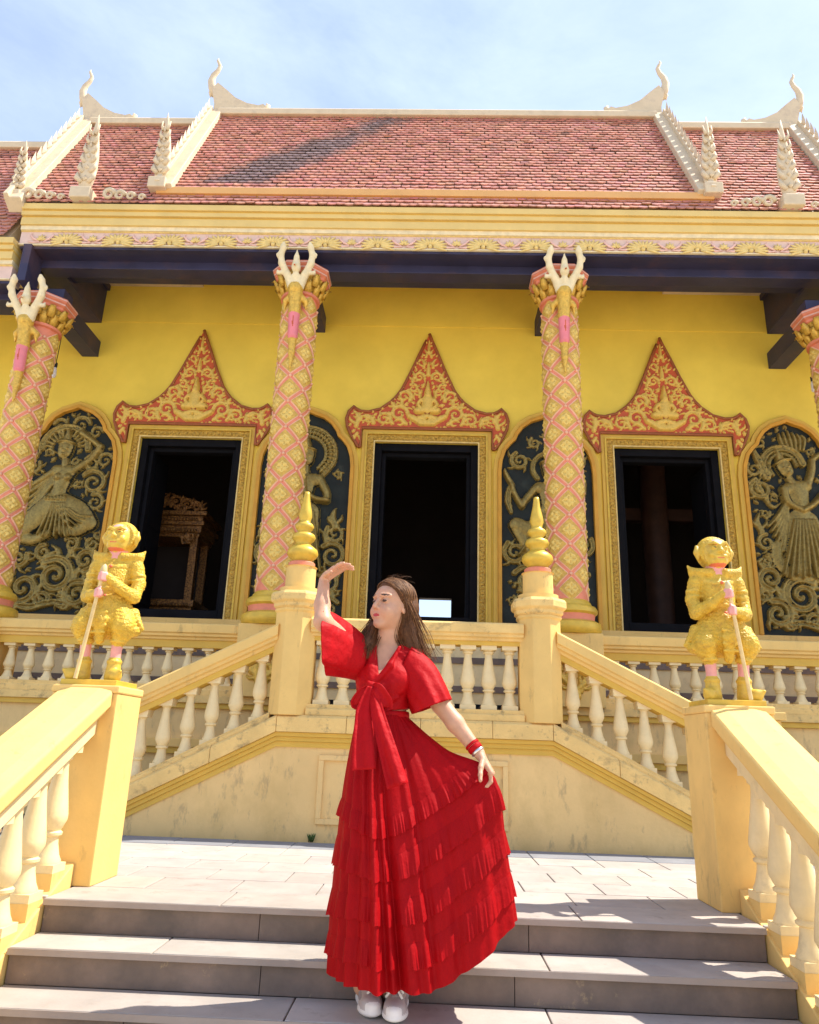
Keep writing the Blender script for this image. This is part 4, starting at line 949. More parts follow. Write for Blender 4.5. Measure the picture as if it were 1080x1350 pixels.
# eave row under the middle tier
b = MB(); b.box(-3.12, 3.12, 7.17, 7.5, 6.595, 6.615); ev = b.obj('eave_board', 'redrim', hall)
tiles('eave_tiles', ev, -3.1, 3.1, -3.1, 3.1, MP0, MP1, 31, .105, rows=3)

# ---------------------------------------------------------------- hanging bulbs and shrine
for s in (-1, 1):
    p = (s*4.62, 8.2, 0)
    t = thing('hanging_bulb', 'small white bulb hanging on a wire beside the kneeling dancer relief' if s < 0 else 'small white bulb hanging on a wire beside the crowned dancer relief', 'light bulb', (p[0], p[1], 5.0), 'bulbs hanging on wires')
    b = MB(); b.tube([(p[0], p[1], 5.09), (p[0]+.005, p[1], 5.4), (p[0], p[1], 6.0)], .005, 5); b.obj('wire', 'wire', t)
    b = MB(); b.lathe([(.018, 5.03), (.022, 5.045), (.022, 5.09), (.008, 5.105)], 10, p); b.obj('socket', 'wire', t, smooth='auto')
    b = MB(); b.lathe([(.004, 4.89), (.022, 4.90), (.028, 4.93), (.024, 5.0), (.016, 5.035)], 12, p); b.obj('bulb', 'white', t, smooth=True)
sh = thing('gilded_shrine', 'ornate gilded shrine cabinet standing in the dark inside the window', 'shrine', (-3.7, 10.5, 1.1))
gd = M('old dark gold', (0.40, 0.18, 0.045), 0.4, 0.4, 30, 0.006, 50, metal=.3, c2=(.05, .02, .01), thr=.52, sscale=40, c2max=.9)
mt['oldgold'] = gd
sx0, sx1, sy0, sy1 = -4.16, -3.22, 10.15, 10.75
for k, (z0, z1, g_) in enumerate(((1.1, 1.5, .10), (1.5, 1.72, .05), (1.72, 1.95, .09), (1.95, 2.42, .03), (2.42, 2.52, .06))):
    b = MB(); b.box(sx0-g_, sx1+g_, sy0-g_, sy1+g_, z0, z1); b.obj('plinth', 'oldgold', sh, bev=.01)
for x in (sx0+.05, sx1-.05):
    for y in (sy0+.05, sy1-.05):
        b = MB(); b.box(x-.05, x+.05, y-.05, y+.05, 2.52, 3.42); b.obj('post', 'oldgold', sh)
b = MB(); b.box(sx0, sx1, sy1-.03, sy1, 2.52, 3.42); b.obj('back', 'interior', sh)
for k, (z0, z1, g_) in enumerate(((3.42, 3.48, .02), (3.48, 3.58, .05), (3.58, 3.64, .09), (3.64, 3.72, .06), (3.72, 3.78, .12))):
    b = MB(); b.box(sx0-g_, sx1+g_, sy0-g_, sy1+g_, z0, z1); b.obj('cornice', 'oldgold', sh, bev=.008)
for zc_, n_, hh in ((3.50, 22, .06), (3.66, 22, .06), (2.44, 22, .06), (1.98, 20, .09), (2.15, 20, .09)):
    for i in range(n_):
        x = sx0+.02+(sx1-sx0-.04)*i/(n_-1); b = MB(); b.lathe([(.0, -.5*hh), (.018, -.2*hh), (.018, .2*hh), (0, .5*hh)], 6, (x, sy0-.095 if zc_ > 2.2 else sy0-.04, zc_), cap=False); b.obj('bead', 'oldgold', sh, smooth=True)
o = []
c0 = (sx0+sx1)/2
for sg in (-1, 1):
    for (a, z, r, hd) in ((.12, 3.92, .08, -1), (.28, 3.89, .07, -1), (.42, 3.86, .055, -1), (.20, 3.84, .05, 1), (.38, 3.00+.42, .05, 1), (.30, 3.36, .05, -1)):
        o += [([(c0+sg*(x-c0), z2) for x, z2 in p], r2, h, t) for p, r2, h, t in spiral((c0+a, z), r, 1.4, 2.5, hd, .02, h=.03)]
    o += [([(c0+sg*(x-c0), z2) for x, z2 in p], r2, h, t) for p, r2, h, t in flame(c0+.05, 3.86, .02, .16, .022)+flame(c0+.50, 3.80, .04, .12, .02)]
o += flame(c0, 3.9, 0, .16, .03)
rl = polyline_relief('crest', sh, o, 'oldgold', sy0-.06, (sx0-.15, sx1+.15, 3.3, 4.1), .008)
# ================================================================ sculpted figures (distance fields meshed as one skin)
def ax_var(lo, hi, step, fine=()):
    """axis with finer spacing inside given intervals (lo, hi, step)"""
    x = lo; out = [lo]
    while x < hi:
        st = step
        for a, c, f in fine:
            if a-1e-9 <= x < c: st = min(st, f)
        x += st; out.append(x)
    return np.array(out)
def V3(*a): return np.array(a, float)
class Field:
    def __init__(s, X, Y, Z):
        s.ax = (X, Y, Z); s.D = np.full((len(X), len(Y), len(Z)), 9.0, np.float32); s.prims = []; s.paints = []
    def _win(s, lo, hi):
        sl = []
        for a, l, h in zip(s.ax, lo, hi): sl.append(slice(max(0, np.searchsorted(a, l)-1), min(len(a), np.searchsorted(a, h)+1)))
        return tuple(sl)
    def _pts(s, sl):
        return (s.ax[0][sl[0]][:, None, None], s.ax[1][sl[1]][None, :, None], s.ax[2][sl[2]][None, None, :])
    def put(s, fn, lo, hi, k, tag, sub=False):
        pad = k+.03; lo = np.array(lo)-pad; hi = np.array(hi)+pad
        sl = s._win(lo, hi)
        if any(q.stop <= q.start for q in sl): return
        d = fn(*s._pts(sl)).astype(np.float32); a = s.D[sl]
        if sub:
            h = np.clip(.5-.5*(a+d)/k, 0, 1); s.D[sl] = a*(1-h)+(-d)*h+k*h*(1-h)
        else:
            h = np.clip(.5+.5*(a-d)/k, 0, 1); s.D[sl] = a*(1-h)+d*h-k*h*(1-h)
            s.prims.append((tag, fn))
    def cone(s, a, c, ra, rb, k=.02, tag=0, sub=False):
        a = np.array(a, float); c = np.array(c, float); d = c-a; L2 = max(d@d, 1e-12)
        def fn(X, Y, Z):
            t = np.clip(((X-a[0])*d[0]+(Y-a[1])*d[1]+(Z-a[2])*d[2])/L2, 0, 1)
            return np.sqrt((X-a[0]-t*d[0])**2+(Y-a[1]-t*d[1])**2+(Z-a[2]-t*d[2])**2)-(ra+(rb-ra)*t)
        r = max(ra, rb); s.put(fn, np.minimum(a, c)-r, np.maximum(a, c)+r, k, tag, sub)
    def chain(s, pts, rad, k=.02, tag=0):
        for i in range(len(pts)-1): s.cone(pts[i], pts[i+1], rad[i], rad[i+1], k, tag)
    @staticmethod
    def ell_fn(c, r, B=None):
        c = np.array(c, float); r = np.array(r, float)
        def fn(X, Y, Z):
            x, y, z = X-c[0], Y-c[1], Z-c[2]
            if B is not None: x, y, z = (B[0][0]*x+B[0][1]*y+B[0][2]*z, B[1][0]*x+B[1][1]*y+B[1][2]*z, B[2][0]*x+B[2][1]*y+B[2][2]*z)
            k0 = np.sqrt((x/r[0])**2+(y/r[1])**2+(z/r[2])**2)+1e-9; k1 = np.sqrt((x/r[0]**2)**2+(y/r[1]**2)**2+(z/r[2]**2)**2)+1e-9
            return k0*(k0-1)/k1
        return fn
    def ell(s, c, r, k=.02, tag=0, B=None, sub=False):
        m = max(r); s.put(s.ell_fn(c, r, B), np.array(c)-m, np.array(c)+m, k, tag, sub)
    def paint(s, tag, c, r, B=None): s.paints.append((tag, s.ell_fn(c, r, B)))
    def mesh(s, name, mats, mirror=None, flip=True):
        D = s.D; ax = s.ax; S_ = D < 0
        c8 = [S_[i:S_.shape[0]-1+i, j:S_.shape[1]-1+j, k:S_.shape[2]-1+k] for i in (0, 1) for j in (0, 1) for k in (0, 1)]
        cnt = sum(c.astype(np.int8) for c in c8); mixed = (cnt > 0) & (cnt < 8)
        idx = -np.ones(mixed.shape, np.int64); I = np.argwhere(mixed); idx[mixed] = np.arange(len(I))
        acc = np.zeros((len(I), 3)); n = np.zeros(len(I))
        corners = [(0, 0, 0), (1, 0, 0), (0, 1, 0), (1, 1, 0), (0, 0, 1), (1, 0, 1), (0, 1, 1), (1, 1, 1)]
        for a in corners:
            for q in range(3):
                if a[q] == 0:
                    c = list(a); c[q] = 1
                    ia = I+np.array(a); ib = I+np.array(c)
                    da = D[ia[:, 0], ia[:, 1], ia[:, 2]]; db = D[ib[:, 0], ib[:, 1], ib[:, 2]]
                    cr_ = (da < 0) != (db < 0); t = np.where(cr_, da/(da-db+1e-12), 0)
                    P = np.stack([ax[m][ia[:, m]] for m in range(3)], 1)
                    P[:, q] += t*(ax[q][ib[:, q]]-ax[q][ia[:, q]])
                    acc += P*cr_[:, None]; n += cr_
        V = acc/np.maximum(n, 1)[:, None]
        F = []
        for q in range(3):
            o1, o2 = [(1, 2), (2, 0), (0, 1)][q]
            sh = [slice(None)]*3; sh2 = [slice(None)]*3; sh[q] = slice(0, -1); sh2[q] = slice(1, None)
            A, B = S_[tuple(sh)], S_[tuple(sh2)]
            e = np.argwhere(A != B); ok = (e[:, o1] > 0) & (e[:, o2] > 0) & (e[:, o1] < S_.shape[o1]-1) & (e[:, o2] < S_.shape[o2]-1); e = e[ok]
            inn = A[tuple(e.T)]
            d1 = np.zeros(3, int); d1[o1] = 1; d2 = np.zeros(3, int); d2[o2] = 1
            g_ = [idx[tuple((e-d1-d2).T)], idx[tuple((e-d2).T)], idx[tuple(e.T)], idx[tuple((e-d1).T)]]
            qd = np.stack(g_, 1); qd[~inn] = qd[~inn][:, ::-1]; F.append(qd)
        F = np.concatenate(F); F = F[(F >= 0).all(1)]
        best = np.full(len(V), 9.0); tag = np.zeros(len(V), int)
        for tg, fn in s.prims:
            d = fn(V[:, 0], V[:, 1], V[:, 2]); m = d < best; best[m] = d[m]; tag[m] = tg
        for tg, fn in s.paints:
            tag[fn(V[:, 0], V[:, 1], V[:, 2]) < 0] = tg
        if mirror is not None: V = V*np.array(mirror); F = F[:, ::-1] if flip else F
        me = bpy.data.meshes.new(name); me.from_pydata(V.tolist(), [], F.tolist())
        for x in mats: me.materials.append(mt[x] if isinstance(x, str) else x)
        ft = np.sort(tag[F], axis=1)[:, 1]
        me.polygons.foreach_set('material_index', ft.astype(np.int32).tolist()); me.polygons.foreach_set('use_smooth', [True]*len(F))
        return me

# ---------------------------------------------------------------- bracket figures on the columns
mt['hotpink'] = M('bright pink paint', (0.78, 0.22, 0.24), 0.45, 0.1, 12)
mt['statuegold'] = M('bright gold statue paint', (0.68, 0.43, 0.045), 0.5, 0.22, 26, 0.004, 40, metal=0.0, voro=95, c2=(0.42, 0.22, 0.03), thr=0.61, sscale=30, c2max=0.65)
mt['statueface'] = M('smooth gold statue face', (0.68, 0.45, 0.06), 0.42, 0.15, 30, 0.001, 50, metal=0.0, c2=(0.45, 0.25, 0.05), thr=0.62, sscale=26, c2max=0.55)
mt['statuepink'] = M('pink statue skin paint', (0.80, 0.36, 0.30), 0.45, 0.12, 20)
mt['statueredpaint'] = M('red orange lip paint', (0.70, 0.17, 0.07), 0.45, 0.12, 20)
mt['staff'] = M('pale wood staff', (0.72, 0.54, 0.25), 0.5, 0.15, 20)
def bracket_mesh():
    f = Field(ax_var(-.26, .26, .011), ax_var(-.42, .10, .012), ax_var(-1.02, .53, .011))
    # origin: column surface, z = 0 at chest
    body = [(0, -.05, -.98), (0, -.05, -.80), (0, -.055, -.60), (0, -.07, -.36)]
    f.chain(body, [.012, .035, .05, .062], .02, 1)
    f.chain([(0, -.07, -.60), (0, -.08, -.34)], [.055, .062], .01, 2)
    f.chain([(0, -.08, -.30), (0, -.10, -.18), (0, -.12, -.04)], [.07, .065, .085], .02, 1)
    f.ell((0, -.17, -.05), (.06, .04, .05), .02, 1)
    f.chain([(0, -.13, .0), (0, -.17, .10)], [.05, .045], .02, 0)
    f.ell((0, -.20, .19), (.052, .058, .065), .015, 0)
    f.chain([(0, -.20, .24), (0, -.21, .32), (0, -.215, .41)], [.045, .03, .006], .012, 0)
    f.cone((0, -.25, .19), (0, -.29, .17), .022, .012, .01, 0)
    for sg in (-1, 1):
        f.chain([(sg*.05, -.13, .0), (sg*.10, -.16, .12), (sg*.165, -.20, .24), (sg*.18, -.22, .34), (sg*.155, -.24, .42), (sg*.150, -.26, .46)], [.05, .042, .038, .034, .036, .02], .018, 0)
        f.chain([(sg*.13, -.17, .14), (sg*.20, -.18, .13), (sg*.215, -.18, .17)], [.025, .022, .008], .012, 0)
        f.chain([(sg*.185, -.21, .36), (sg*.215, -.22, .34), (sg*.22, -.22, .30)], [.02, .018, .006], .01, 0)
        f.ell((sg*.022, -.248, .205), (.012, .01, .008), .004, 0)
        f.chain([(sg*.06, -.08, -.12), (sg*.11, -.06, -.16), (sg*.12, -.05, -.26)], [.04, .035, .008], .015, 1)
    f.paint(3, (0, -.29, .155), (.02, .03, .014))
    f.paint(3, (0, -.15, -.46), (.012, .05, .12))
    return f.mesh('bracket_figure', ['ivory', 'gold', 'hotpink', 'red'])
BRK = bracket_mesh()
for q in (-1.5, -.5, .5, 1.5):
    dz = -.47 if abs(q) > 1 else 0
    o = link('bracket_figure', BRK, COLS[q], (q*S, YC-RC, 5.60+dz)); o['label'] = 'ivory and gold winged figure with raised arms under the eave'

# ---------------------------------------------------------------- guardian statues
def guardian_mesh(mirror):
    f = Field(ax_var(-.27, .27, .0065), ax_var(-.24, .16, .007), ax_var(-.01, .94, .0065))
    G, Fc, Pk, Rd = 0, 1, 2, 3
    # torso, waist, skirt
    f.ell((0, 0, .60), (.108, .080, .105), .025, G); f.ell((0, -.015, .53), (.092, .080, .11), .03, G)
    f.chain([(0, 0, .50), (0, 0, .41), (0, 0, .35)], [.088, .105, .122], .025, G)
    f.ell((0, .015, .325), (.150, .105, .075), .025, G)
    f.chain([(0, -.08, .42), (0, -.100, .32), (0, -.085, .215)], [.045, .05, .026], .012, G)           # front cloth
    for k in range(4): f.cone((-.045+.002*k, -.135+.004*k, .36-.036*k), (.045-.002*k, -.135+.004*k, .36-.036*k), .008, .008, .005, Fc)
    def ring(cx_, cy_, cz_, rx, ry, r_, n=14, tg=Fc, tilt=0.0):
        for i_ in range(n):
            a0, a1 = 2*math.pi*i_/n, 2*math.pi*(i_+1)/n
            f.cone((cx_+rx*math.cos(a0), cy_+ry*math.sin(a0), cz_+tilt*math.cos(a0)), (cx_+rx*math.cos(a1), cy_+ry*math.sin(a1), cz_+tilt*math.cos(a1)), r_, r_, .006, tg)
    for sg in (-1, 1):
        # puffed knee breeches
        f.chain([(sg*.070, -.02, .37), (sg*.118, -.06, .295), (sg*.120, -.05, .265)], [.080, .070, .058], .018, G)
        f.ell((sg*.158, -.02, .275), (.054, .06, .034), .014, G)
        f.chain([(sg*.114, -.055, .255), (sg*.100, -.052, .215)], [.058, .040], .008, G)
        ring(sg*.100, -.052, .212, .040, .040, .009)
        f.chain([(sg*.098, -.05, .22), (sg*.092, -.045, .085)], [.033, .029], .005, Pk)
        f.chain([(sg*.092, -.045, .10), (sg*.092, -.045, .02)], [.038, .046], .006, Fc); ring(sg*.092, -.045, .102, .036, .036, .008)
        f.chain([(sg*.092, -.05, .025), (sg*.135, -.095, .026), (sg*.170, -.12, .048)], [.042, .034, .010], .010, Fc)
        f.chain([(sg*.09, -.02, .385), (sg*.155, -.01, .37), (sg*.225, -.015, .285)], [.038, .030, .008], .012, G)  # hip flaps
        # shoulders with pointed wings
        f.chain([(sg*.085, 0, .665), (sg*.135, 0, .695), (sg*.165, .005, .735)], [.045, .026, .006], .015, G)
        f.cone((sg*.05, -.045, .688), (sg*.135, -.02, .700), .026, .017, .015, G)
        # arms
        f.chain([(sg*.125, .0, .635), (sg*.150, .005, .545), (sg*.148, -.03, .462)], [.046, .040, .036], .012, G)
        zh = .545 if sg > 0 else .455
        f.chain([(sg*.148, -.03, .462), (sg*.085, -.115, .47+(.03 if sg > 0 else -.02)), (sg*.03, -.155, zh)], [.037, .032, .026], .010, G)
        for t_ in (.62, .585, .55): ring(sg*.140, .002, t_-.03, .041, .041, .007, 10, Fc)
        f.ell((sg*.006-.002, -.168, zh), (.026, .026, .026), .008, Pk)
        for k in range(4): f.chain([(sg*.026, -.176, zh+.018-.012*k), (sg*.004, -.196, zh+.018-.012*k), (-sg*.016, -.188, zh+.016-.011*k)], [.0068, .0072, .0055], .0025, Pk)
        f.chain([(sg*.018, -.17, zh+.026), (-sg*.006, -.186, zh+.032)], [.009, .007], .004, Pk)
    # collar and belts
    for i in range(14):
        a0, a1 = math.pi*(.08+.84*i/14)+math.pi, math.pi*(.08+.84*(i+1)/14)+math.pi
        for q_, rr2 in ((0, .015), (.034, .011)):
            f.cone(((.10-q_*.3)*math.cos(a0), .02+.088*math.sin(a0), .668-q_-.045*math.sin(-a0)), ((.10-q_*.3)*math.cos(a1), .02+.088*math.sin(a1), .668-q_-.045*math.sin(-a1)), rr2, rr2, .006, Fc)
    ring(0, 0, .452, .095, .088, .013, 18); ring(0, 0, .395, .112, .10, .009, 18); ring(0, -.005, .50, .090, .090, .008, 16)
    # neck and head turned outward
    yw = -.06; B = [(math.cos(yw), math.sin(yw), 0), (-math.sin(yw), math.cos(yw), 0), (0, 0, 1)]
    def Hp(x, y, z): return (x*B[0][0]+y*B[1][0], x*B[0][1]+y*B[1][1], z)
    f.cone((0, 0, .66), (0, -.005, .73), .056, .052, .010, Pk)
    f.ell(Hp(0, .016, .815), (.098, .088, .095), .010, G, B)                               # helmet
    f.ell(Hp(0, -.022, .80), (.078, .075, .088), .008, Fc, B)                               # face
    f.ell(Hp(0, -.045, .752), (.058, .050, .036), .015, Fc, B)                              # jaw
    for i in range(16):                                                                     # helmet rim round the face
        a0, a1 = math.pi*(-.25+1.5*i/16), math.pi*(-.25+1.5*(i+1)/16)
        f.cone(Hp(.090*math.cos(a0), -.030, .808+.078*math.sin(a0)), Hp(.090*math.cos(a1), -.030, .808+.078*math.sin(a1)), .011, .011, .004, G)
    for sg in (-1, 1):
        f.ell(Hp(sg*.034, -.088, .822), (.020, .012, .011), .004, Fc, B)                  # eyes
        f.chain([Hp(sg*.010, -.098, .838), Hp(sg*.036, -.094, .850), Hp(sg*.064, -.072, .842)], [.009, .009, .005], .004, Fc)  # brows
        f.ell(Hp(sg*.044, -.076, .786), (.022, .020, .018), .008, Fc, B)                  # cheeks
        f.chain([Hp(sg*.100, -.005, .775), Hp(sg*.106, -.005, .81), Hp(sg*.104, .0, .845)], [.012, .020, .010], .006, Fc)      # ears
        f.paint(4, Hp(sg*.034, -.101, .821), (.013, .008, .0042), B); f.paint(3, Hp(sg*.036, -.099, .8355), (.022, .012, .004), B)
        f.cone(Hp(sg*.028, -.096, .768), Hp(sg*.046, -.086, .782), .007, .004, .004, Fc)  # grin corners
    f.ell(Hp(0, -.104, .800), (.020, .018, .014), .006, Fc, B); f.cone(Hp(0, -.094, .838), Hp(0, -.106, .804), .008, .012, .005, Fc)
    for sg in (-1, 1): f.ell(Hp(sg*.017, -.094, .798), (.011, .012, .009), .004, Fc, B)
    f.cone(Hp(-.034, -.093, .774), Hp(.034, -.093, .774), .009, .009, .004, Fc); f.cone(Hp(-.028, -.090, .755), Hp(.028, -.090, .755), .009, .009, .004, Fc)
    f.paint(2, Hp(0, -.085, .872), (.050, .040, .016), B); f.paint(3, Hp(0, -.10, .764), (.036, .022, .0045), B); f.paint(3, Hp(0, -.060, .728), (.060, .055, .012), B)
    zz = f.ax[2][None, None, :]; xx = f.ax[0][:, None, None]; yy = f.ax[1][None, :, None]
    msk = np.clip((.66-zz)/.02, 0, 1)*np.clip((zz-.17)/.02, 0, 1)*np.clip((yy+.155)/.02+ (np.abs(xx)-.06)/.02, 0, 1)
    aa = np.arctan2(yy-.0, xx)
    f.D += (msk*(.0019*np.sin(2*math.pi*zz/.021+math.pi*np.sin(aa*16)*.5)+.0010*np.sin(aa*30))).astype(np.float32)
    return f.mesh('body', ['statuegold', 'statueface', 'statuepink', 'statueredpaint', 'wire'], (.90 if not mirror else -.90, 1, 1), flip=mirror)
for s in (-1, 1):
    lab = 'gold guardian statue with pink hands on a staff beside the gilded shrine window' if s < 0 else 'gold guardian statue with pink hands on a staff on the shadow casting pedestal'
    g0 = (s*1.69, 4.13, .985)
    gs = thing('guardian_statue', lab, 'statue', g0, 'guardian statues on the stair pedestals')
    link('body', guardian_mesh(s > 0), gs, g0)
    k = -s
    b = MB(); b.lathe([(.0105, 0), (.0095, .55), (.017, .56), (.019, .585), (.012, .61), (0.002, .62)], 10)
    o = b.obj('staff', 'staff', gs, (g0[0]-.008*k+ (-.055 if s < 0 else .055)*.9, g0[1]-.175, .985), smooth='auto')
    o.rotation_euler = (0, .105 if s < 0 else -.105, 0)
    b = MB()
    for (x, z, r) in ((0, .625, .010), (0, .452, .014)):
        b.lathe([(0, -r), (r*.7, -r*.7), (r, 0), (r*.7, r*.7), (0, r)], 8, (g0[0]+x, g0[1]-.088-(.012 if z < .5 else 0), .985+z), cap=False)
    b.obj('jewels', 'statueredpaint', gs, smooth=True)['kind'] = 'stuff'
# ================================================================ person in a red dress
def cloth(name, c, tr=.28, bp=(.003, 45)):
    m = M(name, c, 0.62, 0.14, 9, bp[0], bp[1], spec=.15)
    n = m.node_tree.nodes; l = m.node_tree.links.new; b = n['Principled BSDF']; o = n['Material Output']
    t = n.new('ShaderNodeBsdfTranslucent'); t.inputs['Color'].default_value = (c[0], c[1], c[2], 1); mi = n.new('ShaderNodeMixShader'); mi.inputs['Fac'].default_value = tr
    l(b.outputs['BSDF'], mi.inputs[1]); l(t.outputs['BSDF'], mi.inputs[2]); l(mi.outputs['Shader'], o.inputs['Surface'])
    return m
mt['redcloth'] = cloth('red chiffon', (0.44, 0.002, 0.005)); mt['redcloth2'] = cloth('red blouse crepe', (0.46, 0.003, 0.006), .10, (.010, 20))
mt['skin'] = M('skin', (0.58, 0.315, 0.19), 0.5, 0.10, 30, sss=.25, spec=.4)
mt['lips'] = M('red lipstick', (0.45, 0.04, 0.04), 0.35, 0.05, 20)
mt['brow'] = M('dark brow', (0.055, 0.03, 0.02), 0.6, 0.05, 20)
mt['hair'] = M('brown hair', (0.105, 0.042, 0.014), 0.55, 0.45, 90, 0.0015, 200, spec=.25)
mt['hairlight'] = M('lighter brown hair', (0.22, 0.10, 0.035), 0.5, 0.3, 90, spec=.3)
mt['shoe'] = M('white sneaker leather', (0.50, 0.45, 0.44), 0.5, 0.1, 20); mt['sole'] = M('white rubber sole', (0.78, 0.75, 0.72), 0.6, 0.08, 20); mt['shoegrey'] = M('grey mesh', (0.33, 0.29, 0.30), 0.7, 0.15, 40)
mt['steel'] = M('bracelet metal', (0.7, 0.68, 0.62), 0.25, 0.05, 20, metal=.9)
BY = 3.335
person = thing('person', 'woman in a long red ruffled dress holding her skirt and shading her eyes', 'person', (-.05, 3.32, -2*R))
def torso(f, g, tag, k=.03):
    f.ell((-.085, BY, 1.0), (.122+g, .083+g, .12+g), k, tag)
    f.cone((-.185, BY-.005, 1.083), (.035, BY, 1.078), .042+g, .042+g, k, tag)
    f.ell((-.137, BY-.058, .972), (.056+g, .048+g, .055+g), k, tag); f.ell((-.036, BY-.058, .970), (.056+g, .048+g, .055+g), k, tag)
    f.ell((-.092, BY, .875), (.106+g, .080+g, .13+g), k, tag)
HO = V3(-.066, 3.312, 1.300)
hf = V3(-.67, -.735, .09); hf /= np.linalg.norm(hf)
hs = np.cross(V3(0.06, 0, 1), hf); hs /= np.linalg.norm(hs); hu = np.cross(hf, hs)
HB = [tuple(hf), tuple(hs), tuple(hu)]
def H(f_, s_, u_): return tuple(HO+hf*f_+hs*s_+hu*u_)
RW, RE, RS = V3(-.364, 3.205, 1.385), V3(-.345, 3.12, 1.19), V3(-.195, 3.315, 1.085)
LS, LE, LW = V3(.030, 3.335, 1.075), V3(.155, 3.285, .880), V3(.318, 3.225, .685)
def hand(f, w, d, pn, side, curls, spread=.0, tag=0, L=.165):
    """palm and five separate fingers; d finger direction, pn palm normal, side thumb direction"""
    d = d/np.linalg.norm(d); side = side-d*(side@d); side /= np.linalg.norm(side); pn = np.cross(d, side)*(1 if np.cross(d, side)@pn > 0 else -1)
    pl = L*.50
    for k in range(4):
        o = (.030-.020*k); f.cone(w+side*o*.55+d*.012, w+side*o+d*pl, .015, .0125, .012, tag)
    lens = [.43, .48, .45, .36]; rad = [.0088, .0090, .0086, .0076]
    for k in range(4):
        o = .030-.020*k; p = w+side*o+d*pl; ang = 0; ln = L*lens[k]*1.02
        dirv = d+side*spread*(1.5-k); dirv = dirv/np.linalg.norm(dirv)
        for j, fr in enumerate((.45, .31, .24)):
            ang += curls[k][j]; q = dirv*math.cos(ang)+pn*math.sin(ang); p2 = p+q*ln*fr
            f.cone(p, p2, rad[k]*(1-.06*j), rad[k]*(1-.06*(j+1)), .004, tag); p = p2
    p = w+side*.022+d*.022; td = d*.55+side*.75+pn*.30; td /= np.linalg.norm(td)
    for j, (ln, r) in enumerate(((.046, .0125), (.032, .0105), (.026, .0088))):
        td2 = td+d*.28*j+pn*curls[4][j]; td2 /= np.linalg.norm(td2); p2 = p+td2*ln; f.cone(p, p2, r, r*.86, .006, tag); p = p2
fx = ax_var(-.46, .45, .0085, [(-.40, -.22, .0033), (-.20, .03, .0033), (.29, .43, .0033)])
fy = ax_var(3.04, 3.52, .0085, [(3.10, 3.28, .0036), (3.20, 3.40, .0036)])
fz = ax_var(-.24, 1.53, .009, [(.53, .70, .0036), (1.18, 1.52, .0034)])
f = Field(fx, fy, fz)
# head
f.ell(HO+hf*-.012+hu*.018, (.094, .074, .096), .02, 0, HB)
f.ell(HO+hf*.030-hu*.045, (.062, .058, .066), .025, 0, HB)
f.ell(HO+hf*.066-hu*.098, (.022, .024, .017), .025, 0, HB)
f.ell(HO+hf*.048+hu*.032, (.040, .054, .042), .02, 0, HB)
for sg in (-1, 1):
    f.ell(HO+hf*.054+hs*sg*.034-hu*.040, (.032, .028, .030), .02, 0, HB)
    f.ell(HO+hf*.079+hs*sg*.031+hu*.004, (.022, .020, .013), .010, 0, HB, sub=True)
    f.ell(HO+hf*.070+hs*sg*.031+hu*.003, (.017, .017, .012), .006, 0, HB)
    f.cone(H(.088, sg*.014, .026), H(.070, sg*.052, .026), .007, .005, .012, 0)
    f.ell(HO+hf*-.005+hs*sg*.073-hu*.012, (.017, .008, .028), .006, 0, HB)
    f.paint(2, HO+hf*.086+hs*sg*.031+hu*.001, (.011, .0175, .0058), HB)
    f.paint(2, HO+hf*.080+hs*sg*.033+hu*.0275, (.025, .023, .0052), HB)
f.cone(H(.084, 0, .012), H(.104, 0, -.024), .0075, .0105, .010, 0); f.ell(HO+hf*.103-hu*.029, (.011, .010, .009), .006, 0, HB)
for sg in (-1, 1): f.ell(HO+hf*.090+hs*sg*.012-hu*.033, (.010, .008, .007), .006, 0, HB)
f.cone(H(.083, -.014, -.058), H(.083, .014, -.058), .0075, .0075, .006, 0); f.cone(H(.082, -.011, -.069), H(.082, .011, -.069), .0085, .0085, .006, 0)
f.paint(1, HO+hf*.090-hu*.063, (.020, .020, .0085), HB)
# neck, torso, legs
f.chain([tuple(HO-hf*.020-hu*.05), (-.085, BY-.002, 1.16), (-.080, BY, 1.09)], [.052, .046, .056], .02, 0)
torso(f, 0, 0)
f.ell((-.09, BY+.005, .70), (.108, .085, .15), .03, 0)
for X_, Y_ in ((-.125, 3.335), (-.02, 3.315)):
    f.chain([(X_-.02, BY, .62), (X_, Y_-.01, .22), (X_, Y_+.02, -.20)], [.085, .056, .038], .03, 0)
# arms
f.chain([tuple(RS), tuple(RE)], [.047, .038], .02, 0); f.chain([tuple(RE), tuple(RE*.6+RW*.4+V3(-.006, .004, 0)), tuple(RW)], [.036, .033, .023], .015, 0)
f.chain([tuple(LS), tuple(LE)], [.043, .037], .02, 0); f.chain([tuple(LE), tuple(LE*.6+LW*.4), tuple(LW)], [.039, .037, .0245], .015, 0)
hand(f, RW+V3(.004, 0, .012), V3(.72, -.44, .40), V3(.25, -.1, -1.0), V3(.1, -.95, .15), [(.02, .22, .18), (.10, .26, .20), (.18, .30, .22), (.26, .34, .24), (0, .05, .05)], .16, L=.150)
hand(f, LW+V3(.004, -.002, -.006), V3(.55, -.12, -.83), V3(-.85, -.05, -.5), V3(-.15, -.95, .0), [(.55, .75, .5), (.6, .8, .5), (.65, .85, .5), (.7, .9, .5), (.15, .25, .3)], .02)
link('body', f.mesh('body', ['skin', 'lips', 'brow']), person, (0, 0, 0))

